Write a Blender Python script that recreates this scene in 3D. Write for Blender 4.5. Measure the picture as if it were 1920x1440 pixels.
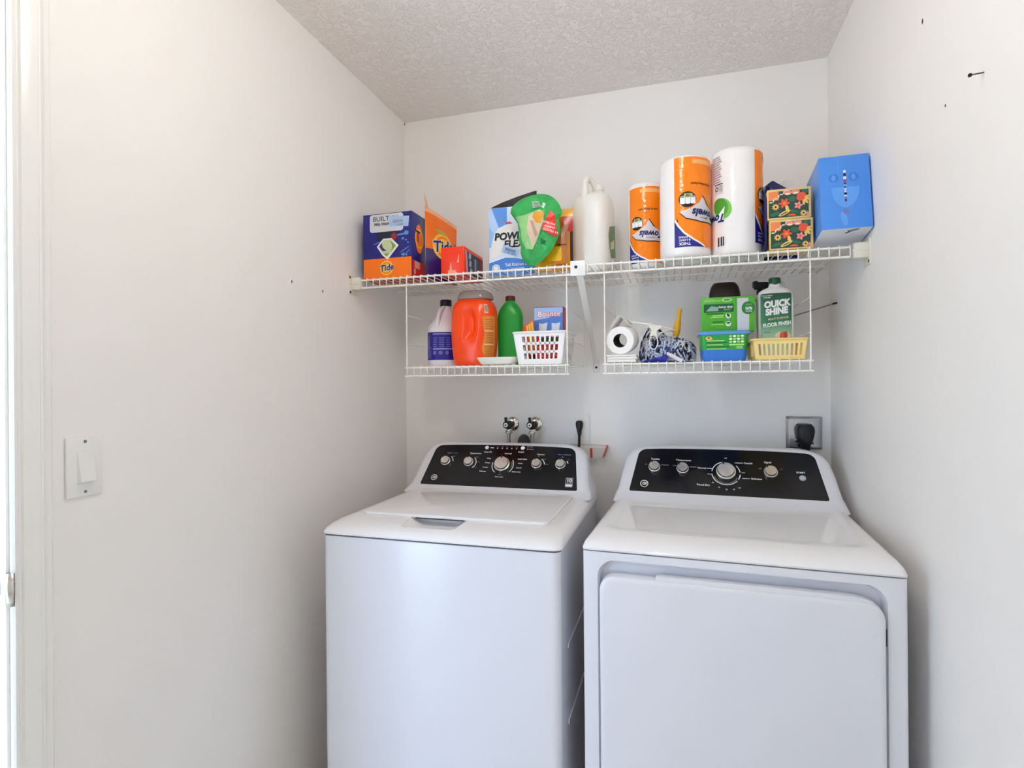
import bpy, bmesh, math, random
from math import pi, sin, cos, radians
from mathutils import Vector, Matrix
from mathutils.geometry import tessellate_polygon

for o in list(bpy.data.objects):
    bpy.data.objects.remove(o, do_unlink=True)
SC = bpy.context.scene
COL = SC.collection
random.seed(7)

# ------------------------------------------------------------------ camera, world, light, exposure
W = 1.6145          # room width
H = 2.44            # ceiling height
cam_d = bpy.data.cameras.new('camera')
cam_d.sensor_width = 36.0
cam_d.lens = 1049.889 / 1920 * 36
cam_d.clip_start = 0.02
cam = bpy.data.objects.new('camera', cam_d)
COL.objects.link(cam)
_y, _p, _r = radians(16.4557), radians(0.0777), radians(-0.467)
_f = Vector((-sin(_y) * cos(_p), cos(_y) * cos(_p), sin(_p)))
_rt = Vector((cos(_y), sin(_y), 0))
_up = _rt.cross(_f)
_rt2 = cos(_r) * _rt + sin(_r) * _up
_up2 = -sin(_r) * _rt + cos(_r) * _up
cam.matrix_world = Matrix(((_rt2.x, _up2.x, -_f.x, 1.10875), (_rt2.y, _up2.y, -_f.y, -2.1627),
                           (_rt2.z, _up2.z, -_f.z, 1.31997), (0, 0, 0, 1)))
SC.camera = cam

world = bpy.data.worlds.new('daylight')
SC.world = world
world.use_nodes = True
bgn = world.node_tree.nodes['Background']
bgn.inputs['Color'].default_value = (0.52, 0.72, 1.0, 1)
bgn.inputs['Strength'].default_value = 10.0
LAMP_STRENGTH = 52.0            # glow of the ceiling lamp's opal glass
LAMP_COLOR = (1.0, 0.965, 0.90)
SC.view_settings.view_transform = 'Standard'
SC.view_settings.look = 'None'
SC.view_settings.gamma = 1.0
SC.view_settings.use_curve_mapping = False
SC.view_settings.exposure = 0.06
SC.cycles.max_bounces = 10
SC.cycles.diffuse_bounces = 9
SC.cycles.use_light_tree = False
SC.cycles.caustics_reflective = False
SC.cycles.caustics_refractive = False
SC.cycles.sample_clamp_indirect = 6.0

# ------------------------------------------------------------------ materials
def lin(h):
    if not isinstance(h, str):
        return h
    h = h.lstrip('#')
    c = [int(h[i:i + 2], 16) / 255 for i in (0, 2, 4)]
    return tuple(x / 12.92 if x <= .04045 else ((x + .055) / 1.055) ** 2.4 for x in c)

MATS = {}
def mat(name, col, rough=.5, metal=0., var=.04, vscale=14., bump=0., bscale=300., bdist=.001,
        trans=0., alpha=1., coat=0., emit=None, estr=0., ior=1.45, spec=.5, aniso=0.):
    if name in MATS:
        return MATS[name]
    m = bpy.data.materials.new(name)
    m.use_nodes = True
    nt = m.node_tree
    b = nt.nodes['Principled BSDF']
    c = lin(col)
    tc = nt.nodes.new('ShaderNodeTexCoord')
    nz = nt.nodes.new('ShaderNodeTexNoise')
    nz.inputs['Scale'].default_value = vscale
    nz.inputs['Detail'].default_value = 3
    nt.links.new(tc.outputs['Object'], nz.inputs['Vector'])
    rp = nt.nodes.new('ShaderNodeValToRGB')
    rp.color_ramp.elements[0].color = tuple(max(0, x * (1 - var)) for x in c) + (1,)
    rp.color_ramp.elements[1].color = tuple(min(1, x * (1 + var)) for x in c) + (1,)
    rp.color_ramp.elements[0].position = .3
    rp.color_ramp.elements[1].position = .7
    nt.links.new(nz.outputs['Fac'], rp.inputs['Fac'])
    nt.links.new(rp.outputs['Color'], b.inputs['Base Color'])
    b.inputs['Roughness'].default_value = rough
    b.inputs['Metallic'].default_value = metal
    b.inputs['IOR'].default_value = ior
    b.inputs['Specular IOR Level'].default_value = spec
    if aniso:
        b.inputs['Anisotropic'].default_value = aniso
    if trans:
        b.inputs['Transmission Weight'].default_value = trans
    if alpha < 1:
        b.inputs['Alpha'].default_value = alpha
    if coat:
        b.inputs['Coat Weight'].default_value = coat
        b.inputs['Coat Roughness'].default_value = .05
    if emit is not None:
        b.inputs['Emission Color'].default_value = tuple(lin(emit)) + (1,)
        b.inputs['Emission Strength'].default_value = estr
    if bump:
        n2 = nt.nodes.new('ShaderNodeTexNoise')
        n2.inputs['Scale'].default_value = bscale
        n2.inputs['Detail'].default_value = 4
        nt.links.new(tc.outputs['Object'], n2.inputs['Vector'])
        bp = nt.nodes.new('ShaderNodeBump')
        bp.inputs['Strength'].default_value = bump
        bp.inputs['Distance'].default_value = bdist
        nt.links.new(n2.outputs['Fac'], bp.inputs['Height'])
        nt.links.new(bp.outputs['Normal'], b.inputs['Normal'])
    MATS[name] = m
    return m

WALL = mat('wall_paint', '#F1EEEA', .62, var=.012, vscale=2.5, bump=.12, bscale=160, bdist=.0006)
TRIM = mat('trim_gloss_paint', '#EFEEEA', .22, var=.01, vscale=5)
FLOORM = mat('floor_vinyl', '#DDD4C8', .45, var=.08, vscale=6)
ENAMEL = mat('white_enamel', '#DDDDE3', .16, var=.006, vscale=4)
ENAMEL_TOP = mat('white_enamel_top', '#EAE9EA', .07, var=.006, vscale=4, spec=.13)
PLASTIC_W = mat('white_plastic', '#ECEBE8', .34, var=.015)
PANEL_BLK = mat('black_console_gloss', '#0B0E14', .16, var=.1, vscale=8)
GAP_SHADE_HINGE = mat('gap_shade_and_hinge', '#3A3C40', .6)  # dark grey painted in for shade in appliance gaps, also on hinges
BRUSHED = mat('brushed_steel', '#E4E2DE', .27, 1., var=.08, vscale=60, aniso=.6)
CHROME = mat('chrome', '#D8D6D0', .12, 1., var=.05, vscale=30)
STEEL = mat('steel_plate', '#B9BCC2', .2, 1., var=.05, vscale=20)
WIRE = mat('white_vinyl_wire', '#F1EFE8', .35, var=.02)
IVORY = mat('aged_ivory_plastic', '#E3E0D2', .4, var=.02)
BLACKP = mat('black_plastic', '#15171A', .42, var=.1)
RUBBER = mat('black_rubber', '#17191B', .6, var=.15)
PRINT_W = mat('print_white', '#F2F2F2', .5, var=.01)
PRINT_GREY = mat('print_grey', '#9A9CA2', .5, var=.02)
PRINT_K = mat('print_black', '#101015', .5, var=.02)
PRINT_NAVY = mat('print_navy', '#161B66', .4, var=.05)
PRINT_LB = mat('print_light_blue', '#A9C4EA', .45, var=.02)

# ceiling with knock-down texture relief
def ceiling_mat():
    m = bpy.data.materials.new('knockdown_ceiling')
    m.use_nodes = True
    nt = m.node_tree
    b = nt.nodes['Principled BSDF']
    b.inputs['Base Color'].default_value = lin('#F6F0EB') + (1,)
    b.inputs['Roughness'].default_value = .42
    tc = nt.nodes.new('ShaderNodeTexCoord')
    nz = nt.nodes.new('ShaderNodeTexNoise')
    nz.inputs['Scale'].default_value = 50
    nz.inputs['Detail'].default_value = 5
    nz.inputs['Roughness'].default_value = .6
    nz.inputs['Distortion'].default_value = 1.3
    nt.links.new(tc.outputs['Object'], nz.inputs['Vector'])
    rp = nt.nodes.new('ShaderNodeValToRGB')
    rp.color_ramp.elements[0].position = .47
    rp.color_ramp.elements[1].position = .60
    nt.links.new(nz.outputs['Fac'], rp.inputs['Fac'])
    bp = nt.nodes.new('ShaderNodeBump')
    bp.inputs['Strength'].default_value = .62
    bp.inputs['Distance'].default_value = .004
    nt.links.new(rp.outputs['Color'], bp.inputs['Height'])
    nt.links.new(bp.outputs['Normal'], b.inputs['Normal'])
    return m
CEIL = ceiling_mat()

# ------------------------------------------------------------------ mesh helpers
def link_mesh(name, me, mats, parent=None, loc=None, smooth=True, angle=35):
    if not isinstance(mats, (list, tuple)):
        mats = [mats]
    if not me.materials:
        for m in mats:
            me.materials.append(m)
    if smooth:
        for p in me.polygons:
            p.use_smooth = True
        try:
            me.set_sharp_from_angle(angle=radians(angle))
        except Exception:
            pass
    o = bpy.data.objects.new(name, me)
    COL.objects.link(o)
    if parent is not None:
        o.parent = parent
    if loc is not None:
        o.location = loc
    return o

def obj(name, bm, mats, parent=None, loc=None, smooth=True, angle=35):
    me = bpy.data.meshes.new(name)
    bm.normal_update()
    bm.to_mesh(me)
    bm.free()
    return link_mesh(name, me, mats, parent, loc, smooth, angle)

def thing(name, label, cat, loc=(0, 0, 0), rotz=0., group=None, rot=None):
    o = bpy.data.objects.new(name, None)
    COL.objects.link(o)
    o.location = loc
    o.rotation_euler = rot if rot else (0, 0, rotz)
    o.empty_display_size = .05
    o['label'] = label
    o['category'] = cat
    if group:
        o['group'] = group
    return o

def tag(o, label, cat, group=None):
    o['label'] = label
    o['category'] = cat
    if group:
        o['group'] = group
    return o

def struct(o):
    o['kind'] = 'structure'
    return o

def B():
    return bmesh.new()

def add_box(bm, x0, x1, y0, y1, z0, z1, mi=0):
    vs = [bm.verts.new(v) for v in ((x0, y0, z0), (x1, y0, z0), (x1, y1, z0), (x0, y1, z0),
                                    (x0, y0, z1), (x1, y0, z1), (x1, y1, z1), (x0, y1, z1))]
    fs = []
    for q in ((0, 3, 2, 1), (4, 5, 6, 7), (0, 1, 5, 4), (1, 2, 6, 5), (2, 3, 7, 6), (3, 0, 4, 7)):
        f = bm.faces.new([vs[i] for i in q])
        f.material_index = mi
        fs.append(f)
    return vs, fs

def rbox(x0, x1, y0, y1, z0, z1, r=.003, seg=2):
    bm = B()
    add_box(bm, x0, x1, y0, y1, z0, z1)
    if r > 0:
        bmesh.ops.bevel(bm, geom=list(bm.edges), offset=r, segments=seg, profile=.5, affect='EDGES')
    return bm

def ring_faces(bm, a, b, mi=0, flip=False):
    n = len(a)
    for i in range(n):
        j = (i + 1) % n
        q = [a[i], a[j], b[j], b[i]]
        if flip:
            q.reverse()
        f = bm.faces.new(q)
        f.material_index = mi

def loft(bm, sections, cap0=True, cap1=True, mi=None):
    """sections: lists of points (counter-clockwise seen from +z), joined bottom to top"""
    rings = [[bm.verts.new(p) for p in s] for s in sections]
    for k in range(len(rings) - 1):
        ring_faces(bm, rings[k], rings[k + 1], mi[k] if mi else 0)
    if cap0:
        f = bm.faces.new(list(reversed(rings[0])))
        f.material_index = mi[0] if mi else 0
    if cap1:
        f = bm.faces.new(rings[-1])
        f.material_index = mi[-1] if mi else 0
    return rings

def sup(a, b, z, n=2., cx=0., cy=0., seg=40):
    """superellipse ring"""
    out = []
    for i in range(seg):
        t = 2 * pi * i / seg
        c, s = cos(t), sin(t)
        out.append((cx + a * math.copysign(abs(c) ** (2 / n), c), cy + b * math.copysign(abs(s) ** (2 / n), s), z))
    return out

def rrect(x0, x1, y0, y1, r, z=None, seg=5):
    pts = []
    for (cx, cy, a0) in ((x1 - r, y0 + r, -pi / 2), (x1 - r, y1 - r, 0), (x0 + r, y1 - r, pi / 2), (x0 + r, y0 + r, pi)):
        for i in range(seg + 1):
            a = a0 + (pi / 2) * i / seg
            p = (cx + r * cos(a), cy + r * sin(a))
            pts.append(p if z is None else (p[0], p[1], z))
    return pts

def lathe(bm, prof, seg=28, M=None, mi=None, cap0=True, cap1=True):
    M = M or Matrix.Identity(4)
    rings = []
    for (r, z) in prof:
        rings.append([bm.verts.new(M @ Vector((max(r, 1e-5) * cos(2 * pi * i / seg), max(r, 1e-5) * sin(2 * pi * i / seg), z))) for i in range(seg)])
    for k in range(len(rings) - 1):
        ring_faces(bm, rings[k], rings[k + 1], mi[k] if mi else 0)
    if cap0:
        bm.faces.new(list(reversed(rings[0])))
    if cap1:
        bm.faces.new(rings[-1])

def tube(bm, pts, r, seg=8, closed=False, mi=0, flat=1.):
    pts = [Vector(p) for p in pts]
    n = len(pts)
    rr = r if isinstance(r, (list, tuple)) else [r] * n
    rings = []
    up = None
    for i in range(n):
        if closed:
            d = pts[(i + 1) % n] - pts[(i - 1) % n]
        else:
            d = pts[min(i + 1, n - 1)] - pts[max(i - 1, 0)]
        d.normalize()
        if up is None:
            up = Vector((0, 0, 1)) if abs(d.z) < .9 else Vector((1, 0, 0))
        a = d.cross(up)
        if a.length < 1e-6:
            a = d.cross(Vector((0, 1, 0)))
        a.normalize()
        b = a.cross(d).normalized()
        up = b
        rings.append([bm.verts.new(pts[i] + rr[i] * (cos(2 * pi * k / seg) * a + flat * sin(2 * pi * k / seg) * b)) for k in range(seg)])
    m = n if closed else n - 1
    for i in range(m):
        ring_faces(bm, rings[i], rings[(i + 1) % n], mi, flip=True)
    if not closed:
        f = bm.faces.new(rings[0]); f.material_index = mi
        f = bm.faces.new(list(reversed(rings[-1]))); f.material_index = mi

def smooth_path(pts, n=6):
    """Catmull-Rom through points"""
    P = [Vector(p) for p in pts]
    out = []
    for i in range(len(P) - 1):
        p0, p1, p2, p3 = P[max(i - 1, 0)], P[i], P[i + 1], P[min(i + 2, len(P) - 1)]
        for k in range(n):
            t = k / n
            out.append(.5 * ((2 * p1) + (p2 - p0) * t + (2 * p0 - 5 * p1 + 4 * p2 - p3) * t * t + (3 * p1 - p0 - 3 * p2 + p3) * t ** 3))
    out.append(P[-1])
    return out

def prism(bm, poly, f0, f1):
    """poly 2D; f0,f1 map (s,t) to the two faces"""
    a = [bm.verts.new(f0(*p)) for p in poly]
    b = [bm.verts.new(f1(*p)) for p in poly]
    ring_faces(bm, a, b)
    bm.faces.new(list(reversed(a)))
    bm.faces.new(b)

def boolean_cut(o, cutter):
    md = o.modifiers.new('cut', 'BOOLEAN')
    md.object = cutter
    md.operation = 'DIFFERENCE'
    md.solver = 'EXACT'
    dg = bpy.context.evaluated_depsgraph_get()
    me = bpy.data.meshes.new_from_object(o.evaluated_get(dg))
    o.modifiers.clear()
    old = o.data
    o.data = me
    bpy.data.meshes.remove(old)
    bpy.data.objects.remove(cutter, do_unlink=True)
    for p in me.polygons:
        p.use_smooth = True
    me.set_sharp_from_angle(angle=radians(30))

# ------------------------------------------------------------------ flat print: polygons and letters laid on a surface
_TXT = {}
def text_polys(body, size=1., shear=0., bold=0., align='CENTER', spacing=1.):
    key = (body, shear, bold, align, spacing)
    if key not in _TXT:
        cu = bpy.data.curves.new('t', 'FONT')
        cu.body = body
        cu.size = 1.
        cu.shear = shear
        cu.offset = bold
        cu.align_x = align
        cu.align_y = 'CENTER'
        cu.space_character = spacing
        cu.resolution_u = 3
        cu.fill_mode = 'FRONT'
        ob = bpy.data.objects.new('t', cu)
        COL.objects.link(ob)
        bpy.context.view_layer.update()
        dg = bpy.context.evaluated_depsgraph_get()
        me = ob.evaluated_get(dg).to_mesh()
        vs = [(v.co.x, v.co.y) for v in me.vertices]
        hw = .5 * len(body) + .5
        lim = (lambda v: abs(v[1]) < .75 and abs(v[0]) < (hw if align == 'CENTER' else 2 * hw))
        fs = [tuple(p.vertices) for p in me.polygons if all(lim(vs[i]) for i in p.vertices)]
        ob.evaluated_get(dg).to_mesh_clear()
        bpy.data.objects.remove(ob, do_unlink=True)
        bpy.data.curves.remove(cu)
        _TXT[key] = (vs, fs)
    vs, fs = _TXT[key]
    return [(x * size, y * size) for x, y in vs], fs

class Print:
    """flat artwork gathered into one mesh; fmap(s, t, height) gives the point on the carrying surface"""
    def __init__(self, fmap, maxlen=None):
        self.bm = B()
        self.fmap = fmap
        self.mats = []
        self.maxlen = maxlen
        self.n = 0
    def mi(self, m):
        if m not in self.mats:
            self.mats.append(m)
        return self.mats.index(m)
    def _put(self, vs, fs, m, layer):
        tmp = B()
        used = {i for f in fs for i in f}
        tv = [tmp.verts.new((x, y, 0)) if i in used else None for i, (x, y) in enumerate(vs)]
        for f in fs:
            try:
                tmp.faces.new([tv[i] for i in f])
            except ValueError:
                pass
        if self.maxlen:
            for _ in range(5):
                es = [e for e in tmp.edges if e.calc_length() > self.maxlen]
                if not es:
                    break
                bmesh.ops.subdivide_edges(tmp, edges=es, cuts=1)
                bmesh.ops.triangulate(tmp, faces=tmp.faces[:])
        self.n += 1
        h = .0005 + .0004 * layer + 6e-6 * min(self.n, 60)      # never two prints in one plane
        idx = self.mi(m)
        mp = {}
        for v in tmp.verts:
            mp[v] = self.bm.verts.new(self.fmap(v.co.x, v.co.y, h))
        for f in tmp.faces:
            try:
                nf = self.bm.faces.new([mp[v] for v in f.verts])
                nf.material_index = idx
            except ValueError:
                pass
        tmp.free()
    def poly(self, pts, m, layer=0):
        tris = tessellate_polygon([[Vector((x, y, 0)) for x, y in pts]])
        fs = []
        for t in tris:
            a, b, c = [pts[i] for i in t]
            ar = (b[0] - a[0]) * (c[1] - a[1]) - (c[0] - a[0]) * (b[1] - a[1])
            fs.append(t if ar > 0 else tuple(reversed(t)))
        self._put(pts, fs, m, layer)
    def rect(self, x0, x1, y0, y1, m, layer=0):
        self._put([(x0, y0), (x1, y0), (x1, y1), (x0, y1)], [(0, 1, 2, 3)], m, layer)
    def rr(self, x0, x1, y0, y1, r, m, layer=0):
        self.poly(rrect(x0, x1, y0, y1, r), m, layer)
    def ell(self, cx, cy, a, b, m, layer=0, rot=0., seg=24, a0=0., a1=2 * pi):
        pts = []
        for i in range(seg):
            t = a0 + (a1 - a0) * i / (seg if a1 - a0 >= 2 * pi - 1e-6 else seg - 1)
            x, y = a * cos(t), b * sin(t)
            pts.append((cx + x * cos(rot) - y * sin(rot), cy + x * sin(rot) + y * cos(rot)))
        self.poly(pts, m, layer)
    def ring(self, cx, cy, r0, r1, m, layer=0, a0=0., a1=2 * pi, seg=28):
        vs, fs = [], []
        for i in range(seg + 1):
            t = a0 + (a1 - a0) * i / seg
            vs += [(cx + r0 * cos(t), cy + r0 * sin(t)), (cx + r1 * cos(t), cy + r1 * sin(t))]
        for i in range(seg):
            fs.append((2 * i, 2 * i + 1, 2 * i + 3, 2 * i + 2))
        self._put(vs, fs, m, layer)
    def text(self, body, cx, cy, size, m, layer=1, rot=0., shear=0., bold=0., align='CENTER', sx=1., spacing=1.):
        vs, fs = text_polys(body, size, shear, bold, align, spacing)
        vs = [(cx + sx * x * cos(rot) - y * sin(rot), cy + sx * x * sin(rot) + y * cos(rot)) for x, y in vs]
        self._put(vs, fs, m, layer)
    def flower(self, cx, cy, r, petal, heart, layer=1, n=5, rot=0.):
        pts = []
        for i in range(40):
            t = 2 * pi * i / 40
            q = r * (.78 + .22 * cos(n * t))
            pts.append((cx + q * cos(t + rot), cy + q * sin(t + rot)))
        self.poly(pts, petal, layer)
        self.ell(cx, cy, r * .28, r * .28, heart, layer + 1, seg=12)
    def barcode(self, x0, x1, y0, y1, m, layer=1, seed=1):
        rn = random.Random(seed)
        x = x0
        while x < x1:
            w = rn.choice((.0006, .0009, .0014))
            self.rect(x, min(x + w, x1), y0, y1, m, layer)
            x += w + rn.choice((.0006, .0010))
    def build(self, name, parent, label=None):
        me = bpy.data.meshes.new(name)
        self.bm.to_mesh(me)
        self.bm.free()
        for m in self.mats:
            me.materials.append(m)
        o = bpy.data.objects.new(name, me)
        COL.objects.link(o)
        o.parent = parent
        if label:
            o['label'] = label
        return o

def front_map(w, d, h):
    return lambda s, t, e: (s - w / 2, -d / 2 - e, t)
def right_map(w, d, h):
    return lambda s, t, e: (w / 2 + e, s - d / 2, t)
def left_map(w, d, h):
    return lambda s, t, e: (-w / 2 - e, d / 2 - s, t)
def cyl_map(r, cx=0., cy=0., a0=0.):
    """s = arc length to the right of the front line (towards -y), t = height"""
    def f(s, t, e):
        a = s / r + a0
        return (cx + (r + e) * sin(a), cy - (r + e) * cos(a), t)
    return f

# ------------------------------------------------------------------ the room shell
def build_room():
    y0 = -2.85
    bm = B()
    add_box(bm, -1.3, W + .1, -3.4, .1, -.1, 0)
    struct(obj('floor', bm, FLOORM, smooth=False))
    bm = B()
    add_box(bm, -1.3, W + .12, -3.4, .12, H, H + .1)
    struct(obj('ceiling', bm, CEIL, smooth=False))
    bm = B()
    add_box(bm, -.12, W + .12, 0, .12, 0, H)
    wb = struct(obj('wall_back', bm, WALL, smooth=False))
    bm = B()
    add_box(bm, W, W + .12, y0, 0, 0, H)
    wr = struct(obj('wall_right', bm, WALL, smooth=False))
    bm = B()                                   # left wall with the doorway
    add_box(bm, -.12, 0, -1.470, 0, 0, H)
    add_box(bm, -.12, 0, y0, -2.36, 0, H)
    add_box(bm, -.12, 0, -2.36, -1.470, 2.06, H)
    wl = struct(obj('wall_left', bm, WALL, smooth=False))
    bm = B()
    add_box(bm, -.12, W + .12, y0 - .1, y0, 0, H)
    struct(obj('wall_front', bm, WALL, smooth=False))
    bm = B()                                   # the hall outside the doorway: open to daylight at its far end
    add_box(bm, -1.3, -1.2, -3.4, .12, 0, H)
    add_box(bm, -1.2, -.12, -.9, -.8, 0, H)
    struct(obj('wall_hall', bm, WALL, smooth=False))
    # door casing with moulded profile: (distance from opening edge, thickness)
    prof = [(0, 0), (0, .008), (.003, .011), (.008, .011), (.010, .0085), (.013, .0085), (.016, .012), (.024, .0145), (.032, .0155),
            (.040, .0165), (.043, .0135), (.046, .0135), (.049, .0175), (.057, .0175), (.060, .015), (.060, 0)]
    bm = B()
    ye = -1.4825
    prof = [(d * 1.02, t) for d, t in prof]
    a = [bm.verts.new((t, ye + d, 0)) for d, t in prof]
    b = [bm.verts.new((t, ye + d, 2.10)) for d, t in prof]
    ring_faces(bm, a, b)
    bm.faces.new(a)
    bm.faces.new(list(reversed(b)))
    bmesh.ops.recalc_face_normals(bm, faces=bm.faces[:])
    struct(obj('trim_1', bm, TRIM, angle=20))
    bm = B()                                   # jamb boards of the doorway
    add_box(bm, -.12, .001, -1.4875, -1.470, 0, 2.045)
    add_box(bm, -.12, .001, -2.36, -2.343, 0, 2.045)
    add_box(bm, -.12, .001, -2.36, -1.470, 2.045, 2.06)
    add_box(bm, -.105, -.065, -1.499, -1.4875, 0, 2.045)
    struct(obj('trim_2', bm, TRIM, smooth=False))
    # strike plate let into the jamb
    t = thing('strike_plate', 'small bright metal strike plate on the door jamb at the left edge', 'strike plate', (0, -1.4875, .976))
    bm = B()
    prism(bm, [(-.050, -.029), (.000, -.029), (.006, -.026), (.0085, -.017), (.0085, .017), (.006, .026), (.000, .029), (-.050, .029)],
          lambda s, q: (s, .001, q), lambda s, q: (s, -.0018, q))
    obj('plate', bm, CHROME, t)
    bm = B()
    add_box(bm, -.036, -.012, -.0030, .0, -.011, .011)
    obj('latch_hole', bm, mat('latch_hole_dark', '#241C16', .8), t, smooth=False)
    bm = B()   # curved lip turned round the jamb edge
    prev = None
    pts = []
    for i in range(7):
        a_ = pi / 2 * i / 6
        pts.append((.0085 + .009 * sin(a_), .006 - .009 + .009 * (1 - cos(a_)) - .003))
    for (x, y) in pts:
        cur = [bm.verts.new((x, y, -.0285)), bm.verts.new((x, y, .0285))]
        if prev:
            bm.faces.new([prev[0], cur[0], cur[1], prev[1]])
        prev = cur
    lip = obj('lip', bm, CHROME, t)
    lip.modifiers.new('thick', 'SOLIDIFY').thickness = .0015
    return wl, wr, wb

WL, WR, WB = build_room()

def wall_marks():
    dark = mat('nail_hole_dark', '#3A3733', .9)
    for (y, z, r, e) in ((-.7747, 2.0845, .0035, 1.7), (-.8761, 1.8571, .0026, 1.2)):
        bm = B()
        lathe(bm, [(r * .6, 0), (r, .0006), (r * .5, .001)], 10, Matrix.Translation((W, y, z)) @ Matrix.Rotation(-pi / 2, 4, 'Y') @ Matrix.Scale(e, 4, (1, 0, 0)))
        obj('nail_hole', bm, dark, WR)
    bm = B()
    lathe(bm, [(.002, 0), (.003, .001), (.001, .002)], 10, Matrix.Translation((.002, 0, H - .006)) @ Matrix.Rotation(pi / 2, 4, 'X'))
    obj('corner_hole', bm, dark, WB)
    # nail left in the right wall
    t = thing('wall_nail', 'lone dark nail sticking out of the right wall near the ceiling', 'nail', (W, -1.0168, 1.8476))
    bm = B()
    tube(bm, [(.01, 0, 0), (-.020, -.004, -.004)], .0013, 8)
    obj('shank', bm, mat('nail_steel', '#5A544C', .4, .8), t)
    bm = B()
    tube(bm, [(-.020, -.004, -.004), (-.0225, -.0046, -.0046)], .0032, 12)
    obj('nail_head', bm, mat('nail_head_dark', '#23201C', .5, .6), t)
    for k, (y, z, lab) in enumerate(((-.7388, 1.6349, 'white plastic wall anchor on the left wall, farther from the wire shelf'),
                                     (-.5863, 1.6302, 'white plastic wall anchor on the left wall, nearer the wire shelf'))):
        t = thing('wall_anchor', lab, 'wall anchor', (0, y, z), group='plastic wall anchors')
        bm = B()
        lathe(bm, [(.0075, 0), (.0072, .0014), (.0045, .0022), (.0025, .0016)], 16, Matrix.Rotation(pi / 2, 4, 'Y'))
        obj('flange', bm, PLASTIC_W, t)
        bm = B()
        add_box(bm, .0012, .0026, -.0016, .0016, -.004, .004)
        obj('slot', bm, dark, t, smooth=False)
wall_marks()

def ceiling_lamp():
    t = thing('ceiling_lamp', 'opal glass globe ceiling lamp in front of the machines', 'lamp', (.84, -1.40, H))
    bm = B()
    lathe(bm, [(.030, -.050), (.034, -.030), (.062, -.012), (.070, -.004), (.070, 0)], 32)
    obj('lamp_base', bm, mat('lamp_base_white', '#E8E6E0', .4), t)
    bm = B()
    R_ = .074
    lathe(bm, [(max(.002, R_ * sin(pi * i / 16)), -.118 - R_ * cos(pi * i / 16)) for i in range(16)], 32, cap1=False)
    g = mat('opal_glass_lit', '#FFF4E4', .4, emit=(LAMP_COLOR[0], LAMP_COLOR[1], LAMP_COLOR[2]), estr=LAMP_STRENGTH)
    obj('lamp_glass', bm, g, t)
ceiling_lamp()

# ------------------------------------------------------------------ appliances
def rect_sections(specs, seg=6):
    """(x_half, y0, y1, r, z)"""
    return [rrect(-xh, xh, y0, y1, r, z, seg) for xh, y0, y1, r, z in specs]

def panel_frame(y0, z0, y1, z1):
    """coordinates on the leaning console face: s along x, t up the slope"""
    d = Vector((0, y1 - y0, z1 - z0))
    L = d.length
    d.normalize()
    nrm = Vector((0, -d.z, d.y))
    base = Vector((0, y0, z0))
    def fm(s, t, e=0.):
        v = base + d * t + nrm * e
        return (s, v.y, v.z)
    return fm, L, d, nrm

def console(root, yb, zb, yt, zt, yback, zdeck, hwb, hwp, hwt, pw0, pw1):
    """housing: half-width at deck, behind the panel, at the top; panel half-widths bottom/top"""
    sl = (yt - yb) / (zt - zb)
    yf = lambda z: yb + (z - zb) * sl - .0015
    secs = []
    for z, hw, dy, r in ((zdeck - .004, hwb, -.026, .02), (zdeck + .004, hwb - .001, -.014, .02), (zb - .003, hwb - .005, -.001, .02),
                         (zb + .004, hwb - .009, 0, .018), (zb + .03, hwp + .006, 0, .018), (zb + .06, hwp + .001, 0, .018), (zt - .045, hwp - .006, 0, .018), (zt - .028, hwp - .012, 0, .018),
                         (zt - .014, hwp - .023, 0, .018), (zt - .004, hwp - .040, 0, .018), (zt + .003, hwp - .065, 0.002, .016), (zt + .006, hwt - .06, .008, .012), (zt + .007, hwt - .10, .016, .01)):
        secs.append(rrect(-hw, hw, yf(z) + dy, yback, min(r, (yback - yf(z) - dy) / 2 - .001), z, 5))
    bm = B()
    loft(bm, secs)
    obj('console_housing', bm, ENAMEL, root, angle=50)
    fm, L, d, nrm = panel_frame(yb, zb, yt, zt)
    # black panel with softly bowed top edge and round upper corners
    pts = []
    r = .030
    for i in range(5):
        a = -pi / 2 + pi / 2 * i / 4
        pts.append((pw0 - .006 + .006 * cos(a), .006 + .006 * sin(a)))
    for i in range(9):
        a = radians(10) + radians(76) * i / 8
        pts.append((pw1 - r + r * cos(a), L - .006 - r + r * sin(a)))
    for i in range(1, 10):
        s = (pw1 - r) * (1 - 2 * i / 10)
        pts.append((s, L - .006 + .006 * (1 - (s / pw1) ** 2)))
    n = len(pts)
    for i in range(9):
        a = radians(94) + radians(76) * i / 8
        pts.append((-(pw1 - r) + r * cos(a), L - .006 - r + r * sin(a)))
    for i in range(5):
        a = pi + pi / 2 * i / 4
        pts.append((-(pw0 - .006) + .006 * cos(a), .006 + .006 * sin(a)))
    bm = B()
    prism(bm, pts, lambda s, t: fm(s, t, -.004), lambda s, t: fm(s, t, .0016))
    obj('control_panel', bm, PANEL_BLK, root, angle=40)
    return fm, L, d, nrm

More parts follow.
